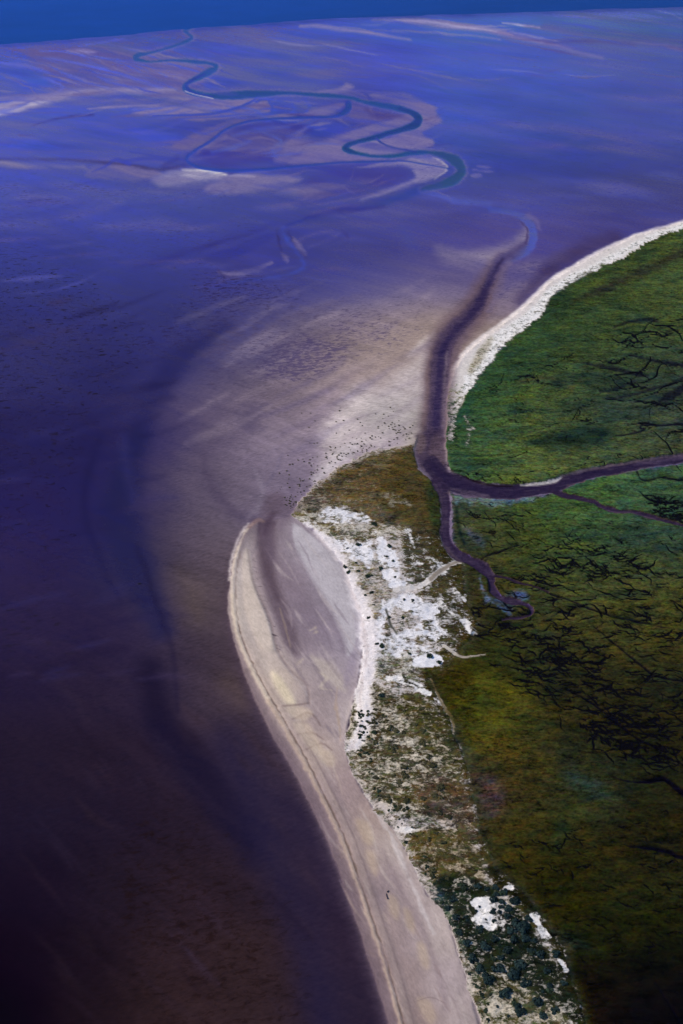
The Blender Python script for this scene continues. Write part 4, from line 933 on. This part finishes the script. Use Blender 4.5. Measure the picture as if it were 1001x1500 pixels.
def finish(t, colr, film, rough, bumps, vol=None):
    """diffuse ground under a thin film of water that mirrors the sky"""
    bn = None
    for h, st, ds in bumps:
        b = t.n('Bump')
        b.inputs['Strength'].default_value = st
        b.inputs['Distance'].default_value = ds
        t.L(h, b.inputs['Height'])
        if bn is not None:
            t.L(bn, b.inputs['Normal'])
        bn = b.outputs[0]
    d = t.n('BsdfDiffuse')
    t.L(colr, d.inputs['Color'])
    if bn is not None:
        t.L(bn, d.inputs['Normal'])
    if film is None:
        t.L(d.outputs[0], t.out.inputs[0])
        return t.m
    g = t.n('BsdfGlossy')
    g.inputs['Roughness'].default_value = rough
    rgb = t.n('RGB')
    rgb.outputs[0].default_value = (*FILM, 1)
    t.L(t.scalec(rgb.outputs[0], film), g.inputs['Color'])
    if bn is not None:
        t.L(bn, g.inputs['Normal'])
    ad = t.n('AddShader')
    t.L(d.outputs[0], ad.inputs[0])
    t.L(g.outputs[0], ad.inputs[1])
    t.L(ad.outputs[0], t.out.inputs[0])
    return t.m


def mat_flat():
    t = NT('wet_sand')
    n1 = t.noise(t.coords(.5, 1.1, 1, .15), .28, 6, .68, .8)
    f = cover(t, n1, t.attr('m2'), 3.2, 3.0)
    big = t.noise(t.coords(.3, 1, 1, -.6), .018, 6, .68, 1.4)
    strk = t.noise(t.coords(.2, 1, 1, -.55), .07, 6, .7, .8)
    fine = t.noise(t.coords(.45, 1, 1, .3), .5, 4, .68, .4)
    c = t.mixc(t.math('MULTIPLY', f, .65), t.attr('alb', True), t.attr('alb2', True))
    k = t.math('ADD', t.math('MULTIPLY_ADD', big, .55, .72), t.math('ADD', t.math('MULTIPLY_ADD', fine, 1.2, -.6), t.math('MULTIPLY_ADD', strk, .9, -.45)))
    c = t.scalec(c, t.math('MAXIMUM', k, .25))
    fl = t.mixf(f, t.attr('film'), t.attr('film2'))
    w = t.math('ADD', t.math('MULTIPLY_ADD', big, -.4, 1.2), t.math('ADD', t.math('MULTIPLY_ADD', fine, -.7, .35), t.math('MULTIPLY_ADD', strk, -.8, .4)))
    fl = t.math('MULTIPLY', fl, w)
    return finish(t, c, fl, .22, [(fine, .3, .3)])


def mat_beach():
    t = NT('beach_sand')
    co = t.coords(1, 1, 1, .5)
    n1 = t.noise(t.coords(.35, 1.6, 1, -.45), .35, 4, .6, .5)
    f = cover(t, n1, t.attr('m2'), 4)
    big = t.noise(co, .06, 5, .6, .8)
    fine = t.noise(t.coords(.6, 1.4, 1, -1.1), .55, 5, .7, .4)
    c = t.mixc(f, t.attr('alb', True), t.attr('alb2', True))
    c = t.scalec(c, t.math('ADD', t.math('MULTIPLY_ADD', big, .6, .7), t.math('MULTIPLY_ADD', fine, .8, -.4)))
    return finish(t, c, t.attr('film'), .3, [(fine, .3, .2), (n1, .2, .25)])


def mat_land(name='sand_and_plants'):
    """pale sand under a broken to closed cover of plants, with winding wet runnels where the turf is closed"""
    t = NT(name)
    n0 = t.noise(t.coords(.75, 1, 1, -.3), .17, 4, .62, .7)
    n2 = t.noise(t.coords(.7, 1, 1), .62, 5, .75, .3)
    n1 = t.math('ADD', t.math('MULTIPLY', n0, .5), t.math('MULTIPLY', n2, .5))
    m2 = t.attr('m2')
    f = cover(t, n1, m2, 2.3, 3.8)
    f = t.math('MAXIMUM', f, t.math('MULTIPLY_ADD', m2, 12, -11, clamp=True))
    fine = t.noise(t.coords(.7, 1, 1, .1), .62, 4, .72, .3)
    mid = t.noise(t.coords(.42, 1, 1, -.12), .17, 5, .7, .9)
    hue = t.noise(t.coords(.55, 1, 1, .25), .075, 6, .7, .7)
    wide = t.noise(t.coords(.5, 1, 1, .15), .03, 3, .6, .6)
    sand = t.scalec(t.attr('alb', True), t.math('ADD', t.math('MULTIPLY_ADD', fine, .9, .5), t.math('MULTIPLY_ADD', n0, .5, -.25)))
    c = t.attr('alb2', True)
    warm = t.mixc(1.0, c, (1.2, 1.1, .85, 1), 'MULTIPLY')
    cool = t.mixc(1.0, c, (.78, .93, 1.3, 1), 'MULTIPLY')
    c = t.mixc(t.math('MULTIPLY_ADD', hue, 4, -1.5, clamp=True), cool, warm)
    spk = t.n('TexNoise')
    t.L(t.coords(.6, 1, 1, .05), spk.inputs['Vector'])
    spk.inputs['Scale'].default_value, spk.inputs['Detail'].default_value, spk.inputs['Roughness'].default_value = .4, 4, .7
    sc2 = t.n('VectorMath', operation='MULTIPLY_ADD')
    t.L(spk.outputs['Color'], sc2.inputs[0])
    sc2.inputs[1].default_value, sc2.inputs[2].default_value = (1.6, 1.5, 2.0), (.18, .25, .05)
    mx = t.n('VectorMath', operation='MAXIMUM')
    t.L(sc2.outputs[0], mx.inputs[0])
    mx.inputs[1].default_value = (.2, .2, .2)
    c = t.mixc(1.0, c, mx.outputs[0], 'MULTIPLY')
    hol = t.noise(t.coords(.5, 1.1, 1, .1), .05, 6, .68, .9)
    c = t.mixc(t.math('MULTIPLY', t.math('MULTIPLY_ADD', hol, 6, -3.05, clamp=True), m2), c, t.mixc(1.0, c, (.38, .52, .80, 1), 'MULTIPLY'))
    c = t.mixc(t.math('MULTIPLY', t.math('MULTIPLY_ADD', hol, -6, 2.85, clamp=True), m2), c, t.mixc(1.0, c, (1.5, 1.38, 1.0, 1), 'MULTIPLY'))
    k = t.math('ADD', t.math('MULTIPLY_ADD', mid, 3.8, -.9), t.math('ADD', t.math('MULTIPLY_ADD', fine, 3.9, -1.92), t.math('MULTIPLY_ADD', wide, 1.0, -.4)))
    c = t.scalec(c, t.math('MINIMUM', t.math('MAXIMUM', k, .12), 2.8))
    # winding runnels
    run = t.attr('run')
    pool = t.math('MULTIPLY_ADD', t.math('ADD', run, t.math('MULTIPLY_ADD', fine, 1.3, -.65)), 3.2, -1.0, clamp=True)
    pool = t.math('MULTIPLY', pool, t.math('MULTIPLY', run, 5, clamp=True))
    c = t.mixc(t.math('MULTIPLY', pool, .98), c, (.0022, .0018, .0028, 1))
    c = t.mixc(f, sand, c)
    h = t.math('SUBTRACT', t.math('ADD', mid, t.math('MULTIPLY', fine, .7)), t.math('MULTIPLY', pool, .8))
    return finish(t, c, t.math('MULTIPLY', pool, .0012), .25, [(h, .8, 1.0), (f, .4, .5)])


def mat_mud():
    t = NT('creek_mud')
    fine = t.noise(t.coords(.8, .8, 1, .3), .5, 5, .72, .8)
    bars = t.noise(t.coords(.35, 1.2, 1, .1), .16, 5, .68, 1.2)
    k = t.math('ADD', t.math('MULTIPLY_ADD', fine, 2.2, -.1), t.math('MULTIPLY_ADD', bars, 2.4, -1.15))
    c = t.scalec(t.attr('alb', True), t.math('MAXIMUM', k, .3))
    c = t.mixc(t.math('MULTIPLY_ADD', bars, 5, -2.75, clamp=True), c, t.mixc(.5, c, (.075, .060, .062, 1)))
    w = t.math('MAXIMUM', t.math('ADD', t.math('MULTIPLY_ADD', fine, -1.6, 1.8), t.math('MULTIPLY_ADD', bars, -2.0, 1.0)), .1)
    return finish(t, c, t.math('MULTIPLY', t.attr('film'), w), .2, [(fine, .5, .4), (bars, .4, .5)])


M_FLAT, M_BEACH, M_LAND, M_MUD = mat_flat(), mat_beach(), mat_land(), mat_mud()


def tag(o, label, cat, kind=None, group=None):
    o['label'], o['category'] = label, cat
    if kind:
        o['kind'] = kind
    if group:
        o['group'] = group
    return o


# ------------------------------------------------------------------ one sheet of ground cut along its regions
X3, Y3 = ground(GX, GY, 0)
VERT = np.stack([X3, Y3, Z], -1).reshape(-1, 3)
ii, jj = np.meshgrid(np.arange(H - 1), np.arange(W - 1), indexing='ij')
QUAD = np.stack([ii * W + jj, (ii + 1) * W + jj, (ii + 1) * W + jj + 1, ii * W + jj + 1], -1).reshape(-1, 4)
freg = REG[:-1, :-1].reshape(-1)
fkeep = (off[1:, :-1] > -8).reshape(-1)


def component(reg, test=None):
    m = (freg == reg) & fkeep
    if test is not None:
        m &= test.reshape(-1)
    return m


def sheet(name, m, mat, label, cat):
    q = QUAD[m]
    if not len(q):
        return None
    u, inv = np.unique(q, return_inverse=True)
    inv = inv.reshape(-1)
    me = bpy.data.meshes.new(name)
    me.vertices.add(len(u))
    me.vertices.foreach_set('co', VERT[u].astype(np.float32).reshape(-1))
    me.loops.add(len(inv))
    me.loops.foreach_set('vertex_index', inv.astype(np.int32))
    me.polygons.add(len(q))
    me.polygons.foreach_set('loop_start', (np.arange(len(q)) * 4).astype(np.int32))
    me.polygons.foreach_set('loop_total', np.full(len(q), 4, np.int32))
    me.polygons.foreach_set('use_smooth', np.ones(len(q), bool))
    for nm, arr in (('alb', ALB), ('alb2', ALB2)):
        a = me.attributes.new(nm, 'FLOAT_COLOR', 'POINT')
        c4 = np.concatenate([arr.reshape(-1, 3)[u], np.ones((len(u), 1))], 1)
        a.data.foreach_set('color', c4.astype(np.float32).reshape(-1))
    for nm, arr in (('film', FI), ('film2', FI2), ('m2', M2), ('run', RUN)):
        a = me.attributes.new(nm, 'FLOAT', 'POINT')
        a.data.foreach_set('value', arr.reshape(-1)[u].astype(np.float32))
    me.update()
    me.validate()
    me.materials.append(mat)
    o = bpy.data.objects.new(name, me)
    col.objects.link(o)
    return tag(o, label, cat, 'structure')


gx, gy = GX[:-1, :-1], GY[:-1, :-1]
sheet('tidal_flat', component(FLAT), M_FLAT, 'wide wet tidal flat of blue and purple rippled sand and mud', 'tidal flat')
sheet('tidal_channel', component(CHAN), M_FLAT, 'narrow blue channel winding in loops across the far flats to the sea', 'channel')
sheet('sandbank', component(BANK, gx < 270) if False else component(BANK, (gy < 200)), M_FLAT, 'long pale sandbank reaching in from the left edge of the far flats', 'sandbank')
sheet('sandbank', component(BANK, (gy >= 200) & (gx < 290) | (gy >= 200) & (gx < 333) & (gy < 262 - (gx - 290) * .0) & (gx < 500) & (gy < 258)), M_FLAT, 'small bright sandbank with white tip beside the thin side channel', 'sandbank')
sheet('sandbank', component(BANK, (gy >= 200) & (gx < 500) & ~((gx < 290) | (gx < 333) & (gy < 258))), M_FLAT, 'dull lavender sandbank just right of the small bright one', 'sandbank')
sheet('sandbank', component(BANK, (gy >= 200) & (gx >= 500)), M_FLAT, 'pale point bar on the inside of the nearest channel bend', 'sandbank')
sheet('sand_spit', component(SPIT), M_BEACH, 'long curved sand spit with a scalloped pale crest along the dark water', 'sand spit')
sheet('lagoon', component(LAGOON), M_BEACH, 'purple grey wet hollow shut in between the spit and the dunes', 'lagoon')
sheet('beach', component(BEACH), M_BEACH, 'smooth pinkish beach between the spit crest and the dune plants', 'beach')
sheet('beach', component(BEACHN), M_LAND, 'narrow dazzling white beach edging the northern green marsh', 'beach')
sheet('dune', component(DUNE), M_LAND, 'low dunes of white sand broken by grey green grass patches', 'dune')
sheet('salt_marsh', component(MARSHN), M_LAND, 'bright green salt marsh north of the tidal creek', 'marsh')
sheet('salt_marsh', component(MARSHS), M_LAND, 'olive brown salt marsh south of the creek cut by many dark runnels', 'marsh')
sheet('tidal_creek', component(CREEK), M_MUD, 'dark purple muddy creek forking through the salt marsh', 'creek')

# ------------------------------------------------------------------ sea, out to the horizon and under the edges
t = NT('sea_water')
wv = t.noise(t.coords(.5, 1, 1), .03, 4, .6)
pt = t.noise(t.coords(.25, 1, 1, .1), .004, 4, .6, .5)
d = t.n('BsdfDiffuse')
d.inputs['Color'].default_value = (.004, .016, .022, 1)
g = t.n('BsdfGlossy')
g.inputs['Roughness'].default_value = .25
rgb = t.n('RGB')
rgb.outputs[0].default_value = (.022, .078, .30, 1)
t.L(t.scalec(rgb.outputs[0], t.math('ADD', t.math('MULTIPLY_ADD', pt, .7, .65), t.math('MULTIPLY_ADD', wv, .2, -.1))), g.inputs['Color'])
b = t.n('Bump')
b.inputs['Strength'].default_value, b.inputs['Distance'].default_value = .15, 1
t.L(wv, b.inputs['Height'])
t.L(b.outputs[0], g.inputs['Normal'])
ad = t.n('AddShader')
t.L(d.outputs[0], ad.inputs[0])
t.L(g.outputs[0], ad.inputs[1])
t.L(ad.outputs[0], t.out.inputs[0])
me = bpy.data.meshes.new('sea')
gxs, gys = np.linspace(-14000, 14000, 57), np.concatenate([np.linspace(-600, 5000, 29), np.linspace(5600, 24000, 20)])
vv = [(x, y, SEA_Z) for y in gys for x in gxs]
nw = len(gxs)
me.from_pydata(vv, [], [(j * nw + i, j * nw + i + 1, (j + 1) * nw + i + 1, (j + 1) * nw + i) for j in range(len(gys) - 1) for i in range(nw - 1)])
me.materials.append(t.m)
sea = bpy.data.objects.new('sea', me)
col.objects.link(sea)
tag(sea, 'open deep blue sea beyond the tidal flats', 'sea', 'structure')

# ------------------------------------------------------------------ air
t = NT('sea_air')
v = t.n('VolumePrincipled')
v.inputs['Color'].default_value = (.35, .45, 1, 1)
v.inputs['Density'].default_value = 7e-6
v.inputs['Anisotropy'].default_value = .2
t.L(v.outputs[0], t.out.inputs[1])
me = bpy.data.meshes.new('haze')
bm = bmesh.new()
bmesh.ops.create_cube(bm, size=1)
bm.to_mesh(me)
bm.free()
hz = bpy.data.objects.new('haze', me)
hz.scale = (30000, 26000, 508)
hz.location = (0, 12000, 251)
me.materials.append(t.m)
col.objects.link(hz)
tag(hz, 'thin blue sea haze lying over the far flats', 'haze', 'stuff')

# ================================================================== PLANTS AND DRIFT
def zat(px, py):
    j = np.clip(np.searchsorted(xs, px), 1, W - 1)
    i = np.clip(np.searchsorted(ys, py), 1, H - 1)
    return float(Z[i, j])


def leafmat(name, c):
    t = NT(name)
    oi = t.n('ObjectInfo')
    nz = t.noise(t.coords(), 1.6, 3, .6)
    k = t.math('MULTIPLY', t.math('MULTIPLY_ADD', nz, 1.2, .4), t.math('MULTIPLY_ADD', oi.outputs['Random'], .6, .7))
    rg = t.n('RGB')
    rg.outputs[0].default_value = (*c, 1)
    return finish(t, t.scalec(rg.outputs[0], k), None, .5, [])


def bush_mesh(name, mat, n, seed, flat=.6, leaf=.2):
    """a crown of small leaf clusters spread through an uneven mound, radius about 1"""
    r = random.Random(seed)
    lobes = [(0, 0, 0, .62)] + [(math.cos(a) * r.uniform(.35, .85), math.sin(a) * r.uniform(.35, .85), r.uniform(-.1, .2), r.uniform(.25, .5)) for a in [r.uniform(0, 6.28) for _ in range(5)]]
    V, Fc = [], []
    for _ in range(n):
        lx, ly, lz, lr = r.choice(lobes)
        a, zz = r.uniform(0, 6.283), r.uniform(-.1, 1)
        q = math.sqrt(max(0, 1 - zz * zz))
        rad = lr * r.uniform(.75, 1.08)
        nrm = Vector((q * math.cos(a), q * math.sin(a), zz))
        p = Vector((lx + nrm.x * rad, ly + nrm.y * rad, max(.02, (lz + .28 + nrm.z * rad) * flat)))
        nrm = (nrm + Vector((r.uniform(-.6, .6), r.uniform(-.6, .6), r.uniform(-.3, .6)))).normalized()
        u = nrm.orthogonal().normalized()
        v = nrm.cross(u)
        s = leaf * r.uniform(.6, 1.3)
        ang = r.uniform(0, 6.28)
        b = len(V)
        for k in range(5):
            th = ang + k * 1.2566
            m = s * r.uniform(.7, 1.2)
            V.append(p + u * (math.cos(th) * m) + v * (math.sin(th) * m))
        Fc.append(tuple(range(b, b + 5)))
    me = bpy.data.meshes.new(name)
    me.from_pydata([tuple(x) for x in V], [], Fc)
    me.materials.append(mat)
    return me


def tuft_mesh(name, mat, n, seed):
    """a tussock: a mound of curved grass blades leaning out from one root"""
    r = random.Random(seed)
    V, Fc = [], []
    for _ in range(n):
        a, lean, L = r.uniform(0, 6.283), r.uniform(.1, 1.2), r.uniform(.5, 1)
        bx, by = r.gauss(0, .28), r.gauss(0, .28)
        wv = Vector((-math.sin(a), math.cos(a), 0)) * .12
        P = [Vector((bx + math.cos(a) * lean * L * t * t, by + math.sin(a) * lean * L * t * t, .75 * L * (t - .35 * lean * t * t))) for t in (0, .5, 1)]
        b = len(V)
        V += [P[0] - wv, P[0] + wv, P[1] - wv * .8, P[1] + wv * .8, P[2]]
        Fc += [(b, b + 1, b + 3, b + 2), (b + 2, b + 3, b + 4)]
    me = bpy.data.meshes.new(name)
    me.from_pydata([tuple(x) for x in V], [], Fc)
    me.materials.append(mat)
    return me


def grow(name, me, px, py, rpx, label, cat, group=None, sz=1.0):
    x0, y0 = ground(px, py)
    x1, _ = ground(px + rpx, py)
    k = float(x1 - x0)
    z = zat(px, py)
    x, y = ground(px, py, z)
    o = bpy.data.objects.new(name, me)
    o.location = (float(x), float(y), z - .05 * k)
    o.rotation_euler = (0, 0, random.uniform(0, 6.28))
    o.scale = (k * random.uniform(.9, 1.15), k * random.uniform(.9, 1.15), k * sz * random.uniform(.8, 1.1))
    col.objects.link(o)
    return tag(o, label, cat, None, group)


L_TEAL, L_GREEN, L_OLIVE, L_TUFT = leafmat('blue_green_leaves', (.019, .034, .032)), leafmat('dark_green_leaves', (.026, .040, .024)), leafmat('olive_leaves', (.060, .058, .028)), leafmat('tussock_grass', (.085, .075, .042))
TEAL = [bush_mesh('shrub_crown', L_TEAL, 420, k, .55, .15) for k in range(4)]
GREEN = [bush_mesh('shrub_crown', L_GREEN, 200, 20 + k, .6, .2) for k in range(4)]
OLIVE = [bush_mesh('shrub_crown', L_OLIVE, 320, 40 + k, .4, .17) for k in range(4)]
TUFT = [tuft_mesh('tussock_blades', L_TUFT, 46, 60 + k) for k in range(4)]

big = [(721, 1318, 7, 'large round blue green shrub on the upper right rim of the white sand patch'), (722, 1335, 5.5, 'oval blue green shrub on the right side of the white sand patch'), (723, 1349, 4.5, 'squarish dark shrub on the lower right edge of the white sand patch'),
       (704, 1361, 6, 'dark shrub on the lower left edge of the white sand patch'), (703, 1328, 2.4, 'small dark shrub in the middle of the white sand patch'), (698, 1334, 3, 'narrow dark shrub on the left notch of the white sand patch'),
       (712, 1347, 2.2, 'tiny lone black shrub on bare white sand'), (761, 1357, 12, 'broadest blue green shrub at the border of the olive marsh'), (561, 1019, 5, 'round teal shrub alone near the bright upper beach'),
       (548, 768, 5, 'dark green shrub just right of the uppermost white sand sheet'), (524, 797, 4, 'dark green shrub above the left white sand sheet'), (570, 800, 4, 'dark green shrub at the top right of the tall white sand sheet'), (541, 844, 5, 'flat dark shrub on pale sand left of the white sand sheet'),
       (630, 960, 5, 'dark shrub on the white sand tongue near the marsh'), (645, 970, 4.2, 'dark shrub on the tip of the white sand tongue near the marsh')]
for x, y, r, lb in big:
    grow('shrub', random.choice(TEAL if y > 1000 else GREEN), x, y, r, lb, 'shrub')
for x, y, r in [(727, 1309, 5), (733, 1328, 5), (731, 1337, 4.5), (750, 1363, 7), (756, 1321, 9), (747, 1332, 8), (739, 1308, 5), (752, 1376, 6), (768, 1373, 7), (742, 1341, 6), (726, 1300, 6), (736, 1321, 4.5), (775, 1346, 6), (745, 1391, 8), (790, 1398, 8), (765, 1414, 10), (750, 1430, 12), (730, 1420, 9), (715, 1434, 10), (770, 1440, 8),
                (800, 1421, 7), (805, 1446, 6), (785, 1466, 9), (740, 1455, 9), (760, 1480, 9), (812, 1481, 5), (692, 1404, 8), (682, 1381, 7), (673, 1366, 6), (710, 1388, 9), (725, 1376, 6), (703, 1420, 7), (795, 1490, 7), (735, 1404, 6), (778, 1394, 6), (815, 1398, 6), (826, 1440, 5), (668, 1342, 6), (657, 1330, 5), (664, 1318, 5), (782, 1378, 5), (700, 1298, 5), (713, 1302, 5)]:
    grow('shrub', random.choice(TEAL), x, y, r, 'blue green shrub in the thicket along the marsh side of the lower dunes', 'shrub', 'shrubs of the lower dune thicket')
for k in range(46):
    x, y = random.uniform(672, 820), random.uniform(1296, 1490)
    if not (670 + (y - 1296) * .25 < x < 748 + (y - 1296) * .45) or (686 < x < 720 and 1312 < y < 1366):
        continue
    grow('shrub', random.choice(TEAL + GREEN), x, y, random.uniform(2.5, 6.5), 'blue green shrub in the thicket along the marsh side of the lower dunes', 'shrub', 'shrubs of the lower dune thicket', .8)
edge = spline([(517, 1052), (522, 1090), (530, 1130), (552, 1170), (578, 1205), (600, 1245), (622, 1290), (642, 1322), (662, 1362), (674, 1400), (690, 1450), (702, 1490)])
for k in range(105):
    p = edge[int((random.random() ** 1.25) * (len(edge) - 1))]
    x, y = p[0] + abs(random.gauss(0, 13)) + random.uniform(0, 6), p[1] + random.uniform(-12, 12)
    grow('shrub', random.choice(GREEN), x, y, random.uniform(1.3, 2.6) if random.random() < .7 else random.uniform(2.6, 4), 'small dark shrub on the pale sand edge where the dunes meet the beach', 'shrub', 'small shrubs along the beach edge of the dunes', .8)
for k in range(85):
    x, y = random.uniform(538, 660), random.uniform(1035, 1290)
    xe = float(np.interp(y, edge[:, 1], edge[:, 0]))
    if x < xe + 16 or x > xe + 110:
        continue
    grow('shrub', random.choice(OLIVE), x, y, random.uniform(2.5, 6), 'low olive shrub mound among bare sand in the middle of the dunes', 'shrub', 'olive shrub mounds inside the dunes', .8)
for x, y, r in [(509, 803, 2.2), (505, 830, 3.6), (511, 838, 3.6), (525, 837, 3), (522, 824, 2.2), (544, 868, 3.6), (558, 833, 4), (566, 815, 3), (575, 822, 2.5), (560, 946, 4.5), (552, 943, 3), (590, 905, 3), (570, 905, 3), (605, 880, 3), (600, 958, 3), (578, 845, 2.5), (592, 878, 2.5), (536, 872, 2.2), (548, 886, 2.2), (540, 905, 3)]:
    grow('shrub', random.choice(GREEN), x, y, r, 'scattered dark green shrub among the white sand sheets of the upper dunes', 'shrub', 'scattered shrubs of the upper dunes')

front = spline([(424, 744), (440, 730), (468, 702), (498, 678), (538, 658), (585, 648), (612, 640)])
n = 0
while n < 235:
    p = front[int(random.random() * (len(front) - 1))]
    d_ = random.expovariate(1 / 24)
    x, y = p[0] - d_ * random.uniform(.1, .9), p[1] - d_ * random.uniform(.4, 1) + random.uniform(-3, 6)
    if y < 556 or d_ > 95 or x > 622 or x < 405:
        continue
    grow('grass_tussock', random.choice(TUFT), x, y, random.uniform(.9, 2.2), 'small olive grass tussock standing on pale sand before the grassy point', 'grass tussock', 'grass tussocks scattered over the pale sand')
    n += 1


def log_mesh(name, L, r0, mat, seed):
    r = random.Random(seed)
    bm = bmesh.new()
    rings = []
    for i in range(9):
        u = i / 8
        c = Vector((L * (u - .5), .12 * L * math.sin(u * 2.4) * .5, r0 * .8 + r.uniform(-.03, .03)))
        q = r0 * (1.15 - .6 * u) * r.uniform(.9, 1.1)
        rings.append([bm.verts.new(c + Vector((0, math.cos(a) * q, math.sin(a) * q))) for a in [k * 6.2832 / 10 for k in range(10)]])
    for a, b in zip(rings, rings[1:]):
        for k in range(10):
            bm.faces.new((a[k], a[(k + 1) % 10], b[(k + 1) % 10], b[k]))
    bm.faces.new(rings[0][::-1])
    bm.faces.new(rings[-1])
    for u, a, l in ((.45, .8, .28), (.7, -1.0, .2)):
        base = Vector((L * (u - .5), 0, r0))
        tip = base + Vector((l * L * .5, math.sin(a) * l * L, l * L * .35))
        vs = [bm.verts.new(base + Vector((0, math.cos(k * 1.2566) * r0 * .4, math.sin(k * 1.2566) * r0 * .4))) for k in range(5)]
        tv = bm.verts.new(tip)
        for k in range(5):
            bm.faces.new((vs[k], vs[(k + 1) % 5], tv))
    me = bpy.data.meshes.new(name)
    bm.to_mesh(me)
    bm.free()
    me.materials.append(mat)
    return me


WOOD = leafmat('weathered_driftwood', (.045, .035, .05))
for x, y, L, rz, lb in [(567.3, 1313, 3.2, 1.75, 'dark driftwood log lying lengthways on the smooth wet beach'), (568.7, 1306, 1.2, .8, 'short dark driftwood stump just above the beach log'), (205, 855, 2.2, .1, 'dark drifting log alone in the blue black water left of the spit')]:
    z = zat(x, y)
    gx_, gy_ = ground(x, y, z)
    o = bpy.data.objects.new('driftwood_log', log_mesh('driftwood_log', L, .3, WOOD, int(y)))
    o.location, o.rotation_euler = (float(gx_), float(gy_), z), (0, 0, rz)
    col.objects.link(o)
    tag(o, lb, 'driftwood')
print('lattice', W, H)
